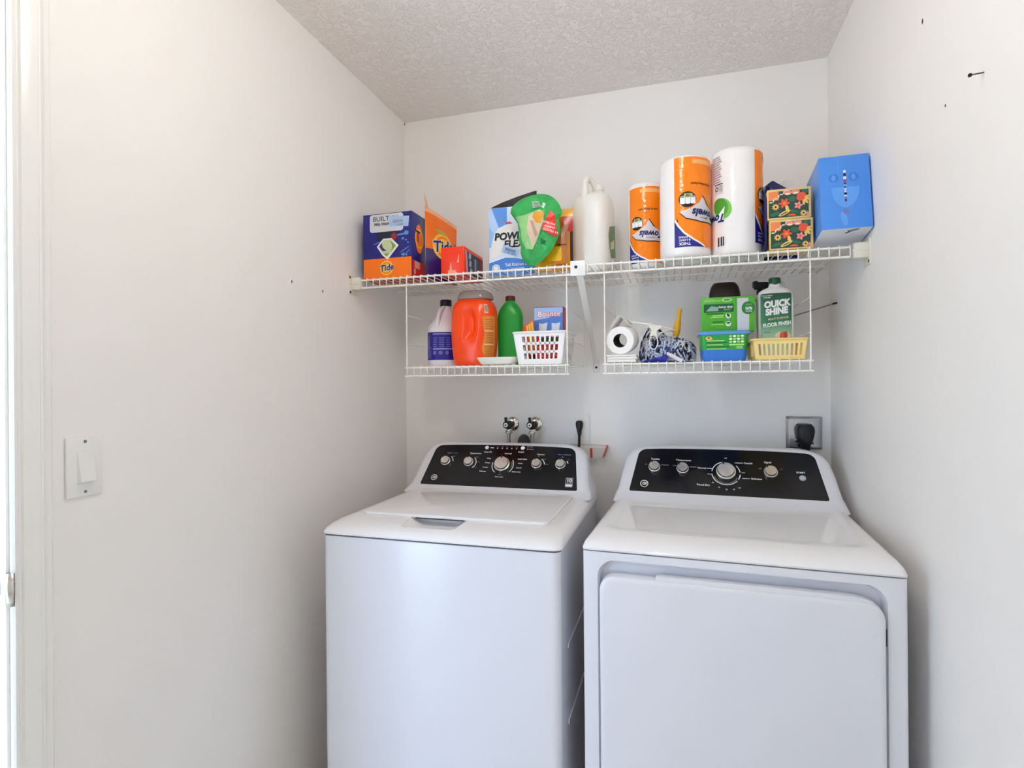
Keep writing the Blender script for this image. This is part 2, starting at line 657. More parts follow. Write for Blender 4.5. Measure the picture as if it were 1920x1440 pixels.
def knob(root, fm, d, nrm, s, t, r, big=False, ang=100):
    c = Vector(fm(s, t, .0016))
    X = Vector((1, 0, 0))
    M = Matrix.Translation(c) @ Matrix(((X.x, d.x, nrm.x, 0), (X.y, d.y, nrm.y, 0), (X.z, d.z, nrm.z, 0), (0, 0, 0, 1)))
    h = .020 if big else .017
    bm = B()
    lathe(bm, [(r * 1.02, 0), (r * 1.02, h * .35), (r * .99, h * .45), (r * .90, h * .5), (r * .86, h * .9), (r * .82, h), (r * .78, h), (r * .05, h * 1.01)], 36, M)
    k = obj('knob', bm, BRUSHED, root, angle=30)
    bm = B()
    a = radians(ang)
    q = .0017 if not big else .0024
    u = Vector((cos(a), sin(a), 0)); v = Vector((-sin(a), cos(a), 0))
    co = []
    for z in (h * .3, h * 1.04):
        for (ra, sg) in ((r * .62, -1), (r * 1.04, -1), (r * 1.04, 1), (r * .62, 1)):
            p = u * ra + v * (q * sg)
            co.append(bm.verts.new(M @ Vector((p.x, p.y, z))))
    for f in ((0, 3, 2, 1), (4, 5, 6, 7), (0, 1, 5, 4), (1, 2, 6, 5), (2, 3, 7, 6), (3, 0, 4, 7)):
        bm.faces.new([co[i] for i in f])
    obj('pointer', bm, BLACKP, k, smooth=False)
    return k

def panel_button(root, fm, d, nrm, s, t, r, m):
    c = Vector(fm(s, t, .0016))
    M = Matrix.Translation(c) @ Matrix(((1, d.x, nrm.x, 0), (0, d.y, nrm.y, 0), (0, d.z, nrm.z, 0), (0, 0, 0, 1)))
    bm = B()
    lathe(bm, [(r, 0), (r, .0015), (r * .85, .0028), (r * .1, .003)], 24, M)
    return obj('button', bm, m, root)

def monogram(pr, s, t, r, m):
    pr.ring(s, t, r * .84, r, m, 1)
    pr.text('GE', s, t, r * 1.12, m, 1, shear=.30, bold=.025, sx=.82)

def washer():
    x0 = .488
    root = thing('washing_machine', 'white top-load washing machine with black control panel, left of the dryer', 'washing machine', (x0, -.811, 0))
    bm = B()
    secs = rect_sections([(.338, .004, .672, .022, .03), (.3385, .0035, .672, .022, .5), (.339, .003, .672, .022, .903)])
    loft(bm, secs)
    obj('cabinet', bm, ENAMEL, root, angle=50)
    bm = B()
    add_box(bm, -.333, .333, .012, .66, .903, .912)  # dark box inside the seam, its colour standing in for the gap's shade
    obj('seam_gap_shade', bm, GAP_SHADE_HINGE, root, smooth=False)
    for k in range(4):
        bm = B()
        sx = -1 if k % 2 else 1
        sy = .08 if k < 2 else .60
        lathe(bm, [(.025, 0), (.025, .012), (.012, .014), (.012, .034)], 14, Matrix.Translation((sx * .28, sy, 0)))
        obj('foot', bm, RUBBER, root)
    for z in (.632, .432):        # pressed ribs on the right side panel
        bm = B()
        prism(bm, [(.10, z - .004), (.58, z - .004), (.57, z + .004), (.11, z + .004)], lambda s, q: (.337, s, q), lambda s, q: (.3415, s, q))
        obj('pressed_rib', bm, ENAMEL, root, smooth=False)
    # top deck
    bm = B()
    secs = rect_sections([(.343, 0, .686, .026, .908), (.3435, -.001, .686, .028, .912), (.341, .006, .686, .032, .921), (.336, .022, .686, .040, .9285),
                          (.328, .045, .686, .05, .934), (.316, .075, .686, .05, .938), (.304, .100, .686, .045, .9398), (.298, .112, .686, .04, .940)], 8)
    loft(bm, secs)
    deck = obj('top_deck', bm, ENAMEL_TOP, root, angle=60)
    # finger recess below the front edge of the lid
    cb = B()
    cs = []
    for (zz, hw, yy0, yy1) in ((.9175, .052, .070, .13), (.922, .062, .058, .15), (.932, .078, .038, .15), (.946, .094, .022, .15)):
        cs.append(rrect(-.035 - hw, -.035 + hw, yy0, yy1, .016, zz, 5))
    loft(cb, cs)
    cut = obj('cutter', cb, ENAMEL_TOP, root)
    bpy.context.view_layer.update()
    boolean_cut(deck, cut)
    # lid
    bm = B()
    y1 = .515
    specs = [(.281, .120, y1, .022, .9385), (.283, .118, y1, .024, .9415), (.283, .118, y1, .024, .9455), (.281, .120, y1, .022, .9475), (.274, .127, y1 - .006, .018, .9482)]
    loft(bm, rect_sections(specs, 6))
    lid = obj('lid', bm, ENAMEL_TOP, root, angle=30)
    bm = B()
    bm2 = add_box(bm, -.108, .042, .119, .135, .9365, .9405)  # dark box colours in the shade under the lid edge
    obj('finger_slot_shade', bm, GAP_SHADE_HINGE, lid, smooth=False)
    for sx in (-1, 1):
        bm = B()
        tube(bm, [(sx * .262, y1 + .001, .945), (sx * .290, y1 + .001, .945)], .004, 10)
        obj('hinge', bm, GAP_SHADE_HINGE if sx > 0 else ENAMEL, lid)
    fm, L, d, nrm = console(root, .531, .957, .646, 1.094, .684, .940, .342, .319, .30, .291, .272)
    Lk = L * .545
    pr = Print(fm)
    pr.fmap = lambda s, t, e: fm(s, t, e + .0016)
    wht, gry, blu = PRINT_W, PRINT_GREY, mat('print_periwinkle', '#8E96D8', .5)
    for (s, tt, r, big, a) in ((-.214, L * .55, .0185, False, 130), (-.122, L * .545, .0185, False, 105), (.008, L * .515, .029, True, 95), (.136, L * .55, .0185, False, 110), (.223, L * .555, .0185, False, 95)):
        knob(root, fm, d, nrm, s, tt, r, big, a)
    panel_button(root, fm, d, nrm, -.066, L * .925, .0075, PRINT_W)
    panel_button(root, fm, d, nrm, .073, L * .935, .0078, PRINT_W)
    # lettering
    pr.text('Water Level', -.198, L * .77, .0085, blu)
    pr.text('Temperature', -.105, L * .775, .0085, wht, bold=.01)
    pr.text('Normal', .022, L * .79, .0085, wht, bold=.01)
    pr.text('Options', .145, L * .79, .0085, wht, bold=.01)
    pr.text('Fabric Softener', .232, L * .80, .0080, blu)
    pr.text('Deep Fill', -.058, L * .815, .0080, wht, bold=.01)
    pr.text('START', .070, L * .83, .0080, wht, bold=.01)
    pr.rect(-.052, -.038, L * .925 - .002, L * .925 + .001, wht, 1)
    for i in range(5):
        s = -.024 + i * .0185
        pr.ell(s, L * .915, .0022, .0022, wht, 1, seg=10)
        pr.text('Soak Wash Rinse Spin Done'.split()[i], s, L * .955, .0045, gry)
    for i, wd in enumerate(('Power', 'Lid Lock')):
        pr.ell(.092, L * (.965 - .055 * i), .002, .002, wht, 1, seg=10)
        pr.text(wd, .097, L * (.965 - .055 * i), .0052, wht, align='LEFT')
    for (wd, s, tt) in (('Bulky', -.040, .66), ('Whites', -.040, .555), ('Towels', -.044, .445), ('Delicates', -.048, .35)):
        pr.text(wd, s, L * tt, .0068, wht, align='RIGHT', bold=.01)
    for (wd, s, tt) in (('Quick Wash', .062, .665), ('Active', .066, .565), ('Casuals', .062, .46), ('Bulky Items', .050, .365)):
        pr.text(wd, s, L * tt, .0068, wht, align='LEFT', bold=.01)
    pr.text('Off', .006, L * .345, .005, gry)
    pr.text('Rinse', .006, L * .29, .005, gry)
    pr.text('Drain & Spin', .006, L * .235, .006, wht, bold=.01)
    pr.ring(.008, L * .515, .041, .0432, wht, 1, a0=-.75, a1=.55)
    pr.ring(.008, L * .515, .036, .0375, gry, 1, a0=-.4, a1=.4)
    pr.ring(.008, L * .515, .037, .0395, wht, 1, a0=2.9, a1=4.1)
    pr.ring(-.214, L * .55, .0265, .029, wht, 1, a0=.1, a1=1.0, seg=12)
    pr.ring(-.122, L * .545, .0265, .029, wht, 1, a0=-.9, a1=.9, seg=14)
    pr.ring(.136, L * .55, .0265, .029, wht, 1, a0=.05, a1=1.0, seg=12)
    pr.ring(.223, L * .555, .0245, .028, wht, 1, a0=.3, a1=.7, seg=6)
    for (s0, words) in ((-.214, ('Low', 'Med')), (-.122, ('Hot', 'Warm', 'Cool', 'Cold')), (.136, ('Off', 'Soak', 'Extra')), (.223, ('Off', 'On'))):
        for i, wd in enumerate(words):
            a = 1.5 - .72 * i
            pr.text(wd, s0 + .037 * cos(a), L * .55 + .034 * sin(a), .0052, gry)
    monogram(pr, -.243, L * .165, .0120, wht)
    pr.rr(.248, .274, L * .07, L * .275, .003, gry, 1)
    pr.rect(.250, .272, L * .15, L * .255, PRINT_K, 2)
    pr.text('10', .261, L * .205, .019, wht, 3, bold=.03)
    pr.rect(.250, .272, L * .085, L * .125, wht, 2)
    pr.build('panel_lettering', root)['kind'] = 'stuff'
    return root
washer()

def dryer():
    root = thing('clothes_dryer', 'white front-load clothes dryer with black control panel, right of the washer', 'dryer',
                 (.8795 + .343 * cos(.0466), -.7899 - .343 * sin(.0466), 0), -.0466)
    bm = B()
    loft(bm, rect_sections([(.341, .001, .685, .006, .02), (.341, .001, .685, .006, .9105)], 3))
    cab = obj('cabinet', bm, ENAMEL, root, angle=40)
    # door opening pressed into the front
    cb = B()
    f = lambda inset, y: [(s, y, t) for s, t in rrect(-.305 + inset, .305 - inset, .08 + inset, .892 - inset, .042, None, 8)]
    loft(cb, [f(0, -.02), f(0, .002), f(.0015, .006), f(.006, .030)])
    bmesh.ops.recalc_face_normals(cb, faces=cb.faces[:])
    cut = obj('cutter', cb, ENAMEL, root)
    bpy.context.view_layer.update()
    boolean_cut(cab, cut)
    # the door: slab with rounded corners and a rim
    bm = B()
    g = lambda inset, y: [(s, y, t) for s, t in rrect(-.2995 + inset, .2995 - inset, .085 + inset, .857 - inset, .036, None, 8)]
    loft(bm, [g(.004, .026), g(0, .022), g(0, -.004), g(.0015, -.009), g(.005, -.0115), g(.012, -.012)])
    bmesh.ops.recalc_face_normals(bm, faces=bm.faces[:])
    door = obj('door', bm, ENAMEL, root, angle=30)
    bm = B()   # raised grip edge along the top of the door, starting left of the middle
    secs = []
    for (s, zz) in ((-.166, .8655), (-.160, .8655), (.215, .8655), (.245, .8645), (.265, .8605), (.278, .8560)):
        secs.append([(s, -.004, .854), (s, -.004, zz - .002), (s, -.001, zz), (s, .018, zz), (s, .018, .854)])
    loft(bm, secs)
    bmesh.ops.recalc_face_normals(bm, faces=bm.faces[:])
    obj('grip_edge', bm, ENAMEL, door, angle=30)
    bm = B()
    add_box(bm, .2992, .3035, .004, .02, .765, .800)
    obj('door_hinge', bm, GAP_SHADE_HINGE, door, smooth=False)
    bm = B()
    add_box(bm, -.334, .334, .010, .67, .910, .917)  # dark filler below the top, painting the seam gap's shade
    obj('seam_gap_shade', bm, GAP_SHADE_HINGE, root, smooth=False)
    for k in range(4):
        bm = B()
        lathe(bm, [(.025, 0), (.025, .010), (.012, .012), (.012, .024)], 14, Matrix.Translation(((-1 if k % 2 else 1) * .28, .08 if k < 2 else .60, 0)))
        obj('foot', bm, RUBBER, root)
    # top
    bm = B()
    loft(bm, rect_sections([(.343, 0, .695, .012, .9135), (.3432, -.002, .695, .014, .918), (.340, .006, .695, .020, .928), (.334, .022, .695, .03, .936),
                            (.325, .045, .695, .04, .942), (.315, .068, .695, .05, .9455), (.306, .085, .695, .05, .9462), (.298, .10, .695, .05, .9445), (.290, .115, .695, .05, .9415), (.282, .13, .695, .05, .941)], 8))
    obj('top_panel', bm, ENAMEL_TOP, root, angle=60)
    fm, L, d, nrm = console(root, .521, .965, .634, 1.097, .692, .942, .342, .322, .30, .294, .274)
    wht, gry = PRINT_W, PRINT_GREY
    for (s, tt, r, big, a) in ((-.217, .535, .0195, False, 120), (-.126, .525, .0195, False, 140), (.0077, .495, .030, True, 110), (.1402, .52, .0205, False, 130)):
        knob(root, fm, d, nrm, s, L * tt, r, big, a)
    panel_button(root, fm, d, nrm, .2294, L * .435, .0095, mat('start_button', '#AEBEC4', .35))
    pr = Print(lambda s, t, e: fm(s, t, e + .0016))
    pr.text('Tumble', -.216, L * .73, .0095, wht, bold=.012)
    pr.text('Temperature', -.124, L * .725, .0090, wht, bold=.012)
    pr.text('Signal', .134, L * .74, .0095, wht, bold=.012)
    pr.text('START', .226, L * .545, .0085, wht, bold=.012)
    pr.text('Off', -.246, L * .60, .006, gry); pr.rect(-.196, -.172, L * .595, L * .605, gry, 1)
    pr.text('Low', -.152, L * .60, .006, gry); pr.rect(-.104, -.083, L * .575, L * .585, gry, 1)
    pr.text('Off', .110, L * .60, .006, gry); pr.text('On', .172, L * .60, .006, gry)
    pr.text('Normal', -.052, L * .565, .0085, wht, align='RIGHT', bold=.012); pr.rect(-.050, -.034, L * .56, L * .57, wht, 1)
    pr.text('Casuals', .063, L * .705, .0085, wht, align='LEFT', bold=.012); pr.rect(.036, .060, L * .70, L * .71, wht, 1)
    pr.text('Delicates', .082, L * .375, .0085, wht, align='LEFT', bold=.012); pr.rect(.056, .078, L * .37, L * .38, wht, 1)
    pr.text('Timed Dry', -.062, L * .20, .0090, wht, bold=.012)
    for (wd, s, tt) in (('60', -.032, .26), ('45', -.014, .165), ('30', .008, .125), ('20', .030, .135), ('Off', .046, .17), ('Less', .060, .50), ('More', -.042, .44), ('Off', .008, .80)):
        pr.text(wd, s, L * tt, .006, wht)
    c = L * .495
    for (a0, a1) in ((1.9, 3.0), (3.25, 5.6), (5.75, 6.2), (.12, .75)):
        pr.ring(.0077, c - .004, .0415, .0440, wht, 1, a0=a0, a1=a1)
    pr.ring(.0077, c - .006, .0355, .0370, gry, 1, a0=3.4, a1=5.9)
    monogram(pr, -.247, L * .17, .0130, wht)
    pr.build('panel_lettering', root)['kind'] = 'stuff'
    return root
dryer()

# ------------------------------------------------------------------ wire shelves
YF = -.41          # front line of the shelves
ZT = 1.700         # top of the upper deck
ZL = 1.387         # top of the lower decks

def instance(name, me, parent, loc):
    o = bpy.data.objects.new(name, me)
    COL.objects.link(o)
    o.parent = parent
    o.location = loc
    return o

def wire_mesh(yb, lip, r=.0018):
    """one cross wire: runs along the deck, bends over the front rail and down the lip; origin at deck height"""
    bm = B()
    tube(bm, [(0, yb, -r), (0, YF, -r), (0, YF - .0035, -r - .0015), (0, YF - .0046, -.006), (0, YF - .0046, -lip)], r, 6)
    me = bpy.data.meshes.new('wire')
    bm.normal_update()
    bm.to_mesh(me)
    bm.free()
    me.materials.append(WIRE)
    for p in me.polygons:
        p.use_smooth = True
    return me

def rail(root, x0, x1, y, z, r=.003, name='rail'):
    bm = B()
    tube(bm, [(x0, y, z), (x1, y, z)], r, 10)
    return obj(name, bm, WIRE, root)

def upper_shelf():
    root = thing('wire_shelf', 'long white wire shelf spanning the wall above both machines', 'shelf', (0, 0, ZT))
    x0, x1 = .034, W - .044
    for (y, z, r) in ((YF, -.0066, .0032), (YF - .001, -.0335, .0034), (-.27, -.0058, .0026), (-.14, -.0058, .0026), (-.018, -.0058, .003)):
        rail(root, x0, x1, y, z, r)
    me = wire_mesh(-.012, .0335)
    n = 59
    for i in range(n + 1):
        instance('wire', me, root, (x0 + .001 + (x1 - x0 - .002) * i / n, 0, 0))
    # end brackets screwed to the side walls
    for side in (-1, 1):
        xw = 0 if side < 0 else W
        s = 1 if side < 0 else -1
        bm = B()
        def P(x, y0, y1, z0, z1):
            add_box(bm, min(xw, xw + s * x), max(xw, xw + s * x), y0, y1, z0, z1)
        P(.004, -.435, -.385, -.055 if side < 0 else -.060, .012)
        bmesh.ops.bevel(bm, geom=list(bm.edges), offset=.0012, segments=1, affect='EDGES')
        br = obj('end_bracket', bm, IVORY, root)
        bm = rbox(min(xw, xw + s * .038), max(xw, xw + s * .038), -.424, -.396, -.040, .003, .003, 2)
        obj('socket', bm, IVORY, br)
        bm = rbox(min(xw, xw + s * .041), max(xw, xw + s * .041), -.4265, -.4245, -.021, -.017, .0008, 1)
        obj('socket_rib', bm, IVORY, br)
        for z in ((.004, -.048) if side < 0 else (-.051,)):
            bm = B()
            lathe(bm, [(.0045, 0), (.0045, .0008), (.002, .0012)], 12, Matrix.Translation((xw + s * .004, -.430 if z > 0 else -.428, z)) @ Matrix.Rotation(s * pi / 2, 4, 'Y'))
            obj('screw', bm, BLACKP, br)
    # back clips on the wall
    for x in (.25, .60, 1.0, 1.35):
        bm = rbox(x - .007, x + .007, -.024, 0, -.014, .004, .002, 1)
        obj('wall_clip', bm, PLASTIC_W, root)
    # diagonal support brace with the clip on the lip
    xb = .812
    bm = rbox(xb - .024, xb + .024, YF - .010, YF - .003, -.040, .008, .002, 2)
    clip = obj('lip_clip', bm, PLASTIC_W, root)
    bm = B()
    lathe(bm, [(.0052, 0), (.0052, .0006), (.003, .0009)], 16, Matrix.Translation((xb - .006, YF - .0101, -.012)) @ Matrix.Rotation(pi / 2, 4, 'X'))
    obj('clip_hole', bm, BLACKP, clip)
    bm = B()
    w = .011
    a, b = Vector((xb + .004, YF + .004, -.036)), Vector((xb - .002, -.006, -.300))
    secs = []
    for k in range(9):
        t = k / 8
        c = a.lerp(b, t)
        ww = w * (1 - .25 * t)
        secs.append([(c.x - ww, c.y, c.z), (c.x - ww * .4, c.y + .006, c.z + .004), (c.x + ww * .4, c.y + .006, c.z + .004), (c.x + ww, c.y, c.z), (c.x + ww * .4, c.y - .0015, c.z - .001), (c.x - ww * .4, c.y - .0015, c.z - .001)])
    loft(bm, secs)
    bmesh.ops.recalc_face_normals(bm, faces=bm.faces[:])
    brace = obj('support_brace', bm, WIRE, root)
    bm = rbox(xb - .013, xb + .009, -.006, 0, -.334, -.292, .003, 2)
    obj('brace_foot', bm, PLASTIC_W, brace)
    bm = B()
    lathe(bm, [(.0048, 0), (.0048, .001), (.002, .0014)], 12, Matrix.Translation((xb - .002, -.006, -.316)) @ Matrix.Rotation(pi / 2, 4, 'X'))
    obj('screw', bm, BLACKP, brace)
    return root
upper_shelf()

def lower_shelf(x0, x1, label):
    root = thing('hanging_wire_shelf', label, 'shelf', (0, 0, ZL), group='hanging wire shelves')
    yb = -.06
    for (y, z, r) in ((YF, -.0062, .0029), (YF - .001, -.0345, .0029), (-.24, -.0056, .0024), (yb, -.0058, .0026)):
        rail(root, x0, x1, y, z, r)
    me = wire_mesh(yb - .004, .0345, .0017)
    n = round((x1 - x0 - .02) / .0257)
    for i in range(n + 1):
        instance('wire', me, root, (x0 + .010 + (x1 - x0 - .020) * i / n, 0, 0))
    hgt = ZT - ZL
    for x in (x0 + .006, x1 - .006):
        for y in (YF + .003, yb):
            bm = B()
            zt = hgt - .006
            tube(bm, [(x, y, -.0345), (x, y, zt), (x, y + .004, zt + .0085), (x, y + .010, zt + .0085), (x, y + .013, zt + .004)], .0021, 8)
            obj('hanger_rod', bm, WIRE, root)
        for z in (.075, .175):
            bm = B()
            tube(bm, [(x, YF - .002, z), (x, yb + .003, z)], .0016, 6)
            obj('side_wire', bm, WIRE, root)
    return root
lower_shelf(.206, .780, 'white wire shelf hung under the long shelf, holding the orange jug')
lower_shelf(.887, 1.477, 'white wire shelf hung under the long shelf, holding the toilet roll and mop')

# ------------------------------------------------------------------ fittings on the walls
def light_switch():
    t = thing('light_switch', 'white rocker light switch on the left wall', 'light switch', (0, -1.3558, 1.1682), pi / 2)
    # local: x to the right along the wall, -y out of the wall
    bm = rbox(-.035, .035, -.0062, 0, -.057, .057, .0022, 2)
    obj('cover_plate', bm, PLASTIC_W, t)
    bm = rbox(-.0168, .0168, -.0066, -.003, -.0335, .0335, .001, 1)
    obj('rocker_frame', bm, PLASTIC_W, t)
    bm = B()
    secs = [[(-.0155, -.004, -.031), (.0155, -.004, -.031), (.0155, -.004, .031), (-.0155, -.004, .031)],
            [(-.0150, -.0165, -.0285), (.0150, -.0165, -.0285), (.0150, -.0072, .0305), (-.0150, -.0072, .0305)]]
    loft(bm, secs)
    bmesh.ops.recalc_face_normals(bm, faces=bm.faces[:])
    bmesh.ops.bevel(bm, geom=list(bm.edges), offset=.0008, segments=1, affect='EDGES')
    obj('rocker', bm, PLASTIC_W, t)
    for z in (.0485, -.0485):
        bm = B()
        lathe(bm, [(.003, 0), (.003, .0008), (.0012, .0014)], 12, Matrix.Translation((0, -.0062, z)) @ Matrix.Rotation(pi / 2, 4, 'X'))
        s = obj('screw', bm, mat('screw_grey', '#8C8984', .4, .5), t)
light_switch()

def water_valve(x, z, label, turn):
    t = thing('water_valve', label, 'water valve', (x, 0, z), 0, 'washer supply valves')
    bm = B()
    RX = Matrix.Rotation(pi / 2, 4, 'X')
    lathe(bm, [(.028, 0), (.0275, .003), (.022, .007), (.012, .009), (.010, .009)], 28, RX)
    obj('escutcheon', bm, CHROME, t)
    dark = mat('valve_bronze_dark', '#2B2A28', .45, .5, var=.2)
    bm = B()
    lathe(bm, [(.0095, 0), (.0095, .030), (.014, .030), (.014, .044), (.011, .046), (.011, .058), (.012, .060), (.012, .068)], 20, RX)
    tube(bm, [(0, -.052, .004), (0, -.052, -.024)], [.0105, .0105], 14)
    obj('valve_body', bm, dark, t)
    cx = -.004
    bm = B()
    lathe(bm, [(.0125, .062), (.0135, .066), (.0135, .074), (.011, .077)], 20, Matrix.Translation((cx, 0, 0)) @ RX)
    tube(bm, [(cx, -.071, .006), (cx - .001, -.072, .020), (cx - .001, -.072, .030)], [.0065, .0055, .0062], 10)
    obj('lever_handle', bm, BLACKP, t)
    bm = B()
    lathe(bm, [(.0085, .077), (.0085, .0785), (.006, .0795), (.003, .0785)], 18, Matrix.Translation((cx, 0, 0)) @ RX)
    s = obj('handle_screw', bm, PRINT_W, t)
    bm = B()
    lathe(bm, [(.0032, .0788), (.0032, .0798), (.001, .08)], 12, Matrix.Translation((cx, 0, 0)) @ RX)
    obj('screw_socket', bm, BLACKP, s)
    bm = B()
    lathe(bm, [(.0125, -.030), (.014, -.027), (.014, -.018), (.012, -.016)], 8, Matrix.Translation((0, -.052, 0)))
    lathe(bm, [(.015, -.033), (.0155, -.031), (.0155, -.029), (.012, -.0285)], 20, Matrix.Translation((0, -.052, 0)))
    obj('coupling_nut', bm, CHROME, t)
    bm = B()
    pts = smooth_path([(0, -.052, -.030), (0, -.052, -.075), (.004, -.055, -.20), (.02, -.06, -.42)], 10)
    tube(bm, pts, [.0078 if i % 2 else .0070 for i in range(len(pts))], 12)
    obj('supply_hose', bm, mat('braided_steel', '#A9A59C', .35, .8, var=.35, vscale=220), t)
water_valve(.470, 1.163, 'dark water supply valve with chrome wall flange, left of the pair', -1)
water_valve(.566, 1.163, 'dark water supply valve with chrome wall flange, right of the pair', 1)

def drain_and_cable():
    bm = B()
    tube(bm, smooth_path([(.530, -.022, .55), (.530, -.022, 1.02), (.531, -.028, 1.085), (.532, -.052, 1.107), (.533, -.082, 1.085), (.533, -.092, 1.0), (.533, -.095, .70)], 8), .0195, 18)
    tag(obj('drain_hose', bm, mat('hose_charcoal', '#2C2E2E', .5, var=.15), None), 'charcoal drain hose bend behind the washer, between the two valves', 'hose')
    bm = B()
    tube(bm, smooth_path([(.612, -.006, 1.150), (.585, -.008, 1.108), (.572, -.008, 1.06), (.566, -.010, .9), (.564, -.010, .6)], 6), .0022, 8)
    tag(obj('thin_cable', bm, WIRE, None), 'thin white cable running down the wall beside the right valve', 'cable')
drain_and_cable()

def wall_outlet():
    t = thing('wall_outlet', 'white wall outlet above the washer, right of the valves', 'outlet', (.7455, 0, 1.144))
    bm = rbox(-.0375, .0375, -.006, 0, -.058, .058, .002, 2)
    obj('cover_plate', bm, PLASTIC_W, t)
    for z in (.0195, -.0195):
        bm = B()
        prism(bm, rrect(-.017, .017, z - .014, z + .014, .009, None, 4), lambda s, q: (s, -.005, q), lambda s, q: (s, -.0075, q))
        bmesh.ops.recalc_face_normals(bm, faces=bm.faces[:])
        obj('receptacle', bm, PLASTIC_W, t)
    bm = B()
    lathe(bm, [(.0028, 0), (.0028, .0008), (.001, .0012)], 10, Matrix.Translation((0, -.006, 0)) @ Matrix.Rotation(pi / 2, 4, 'X'))
    obj('screw', bm, PLASTIC_W, t)
    # power plug of the washer
    t = thing('power_plug', 'black power plug and cord in the white wall outlet', 'plug', (.745, -.0076, 1.163))
    bm = B()
    secs = []
    for z, a, b, cy in ((.0165, .006, .006, -.013), (.014, .012, .010, -.012), (.006, .0145, .012, -.012), (-.006, .0135, .012, -.012), (-.020, .0095, .010, -.0135), (-.036, .006, .006, -.016), (-.042, .0052, .0052, -.0165)):
        secs.append(sup(a, b, z, 2.3, 0, cy, 20))
    loft(bm, list(reversed(secs)))
    obj('plug_body', bm, BLACKP, t)
    bm = B()
    tube(bm, smooth_path([(0, -.0165, -.038), (-.001, -.017, -.075), (-.004, -.03, -.14), (-.02, -.05, -.3)], 6), .0048, 10)
    obj('cord', bm, RUBBER, t)
    bm = B()
    tube(bm, smooth_path([(.004, -.018, -.020), (.010, -.019, -.026), (.010, -.018, -.036), (.004, -.017, -.040)], 5), .0008, 6)
    obj('twist_tie', bm, BLACKP, t)
wall_outlet()

def plastic_holder():
    t = thing('plastic_holder', 'clear plastic holder with orange strips hanging below the wall outlet', 'holder', (.78, -.012, 1.03))
    clear = mat('clear_plastic_holder', '#F4F2EE', .10, var=.02, alpha=.20)
    orange = mat('orange_strip', '#C4472A', .45)
    bm = B()
    P = lambda x, y, z: bm.verts.new((x, y, z))
    # tapering open tray
    outer = [(-.075, .010, .056), (.070, .010, .056), (.070, -.035, .048), (-.075, -.035, .048)]
    inner = [(-.060, .010, .010), (.056, .010, .010), (.056, -.026, .010), (-.060, -.026, .010)]
    loft(bm, [inner, outer], cap0=True, cap1=False)
    o = obj('tray', bm, clear, t, smooth=False)
    o.modifiers.new('thick', 'SOLIDIFY').thickness = .0015
    bm = B()
    tube(bm, [(*p,) for p in outer], .0016, 6, closed=True)
    obj('rim', bm, mat('clear_rim', '#EAE2D8', .15, alpha=.6), t)
    for (a, b) in (((.014, -.036, .048), (.014, -.028, .012)), ((.070, -.030, .050), (.057, -.024, .014)), ((.070, .004, .055), (.0575, .004, .014)), ((-.034, -.0355, .050), (-.032, -.0275, .012))):
        bm = B()
        a_, b_ = Vector(a), Vector(b)
        tube(bm, [a_, b_], .0045 if a[0] < .06 else .0032, 8)
        obj('orange_strip', bm, orange, t, smooth=False)
plastic_holder()

def dryer_outlet():
    t = thing('dryer_outlet', 'square steel outlet plate above the dryer', 'outlet', (1.530, 0, 1.1440))
    bm = B()
    loft(bm, [[(s, y, q) for s, q in rrect(-.057 + i, .057 - i, -.057 + i, .057 - i, .004, None, 3)] for i, y in ((0, 0), (0, -.003), (.0075, -.010), (.010, -.0105))])
    bmesh.ops.recalc_face_normals(bm, faces=bm.faces[:])
    obj('cover_plate', bm, STEEL, t, angle=25)
    for (x, z) in ((-.024, .033), (.024, .033), (-.024, -.024), (.024, -.024)):
        bm = B()
        lathe(bm, [(.004, 0), (.004, .0015), (.0015, .0022)], 12, Matrix.Translation((x, -.0105, z)) @ Matrix.Rotation(pi / 2, 4, 'X'))
        obj('screw', bm, CHROME, t)
    t = thing('dryer_plug', 'large black dryer plug and cord in the steel outlet', 'plug', (1.529, -.0108, 1.144))
    bm = B()
    secs = []
    for z, a, b in ((.034, .012, .010), (.031, .020, .017), (.022, .028, .020), (.008, .030, .021), (-.008, .0275, .021), (-.024, .023, .020), (-.034, .0185, .018), (-.040, .0165, .016), (-.058, .014, .013)):
        secs.append(sup(a, b, z, 2.4, 0, -.021, 24))
    loft(bm, list(reversed(secs)))
    obj('plug_body', bm, BLACKP, t)
    bm = B()
    tube(bm, smooth_path([(0, -.021, -.050), (.001, -.024, -.09), (-.004, -.03, -.2), (-.03, -.035, -.5)], 6), .0125, 14)
    obj('cord', bm, RUBBER, t)
    for s in (-1, 1):
        bm = B()
        add_box(bm, s * .021 - .004, s * .021 + .004, -.024, -.014, -.036, -.030)
        obj('strain_clamp', bm, BLACKP, t, smooth=False)
dryer_outlet()

# ------------------------------------------------------------------ goods on the upper shelf
ORANGE = mat('print_orange', '#FF7A0A', .35, var=.02)
YELLOW = mat('print_yellow', '#FFC93A', .35, var=.03)
RED = mat('print_red', '#D6201C', .35, var=.04)
NAVY_CARD = mat('navy_card', '#1A1F7A', .3, var=.10, vscale=18)
BROWN_K = mat('print_dark_brown', '#3A1C12', .45, var=.1)
GREEN_D = mat('print_dark_green', '#0E5A2C', .4, var=.05)
GREEN_L = mat('print_leaf_green', '#6FBE3A', .4, var=.05)
KRAFT = mat('plain_card', '#B9A58C', .7, var=.05)

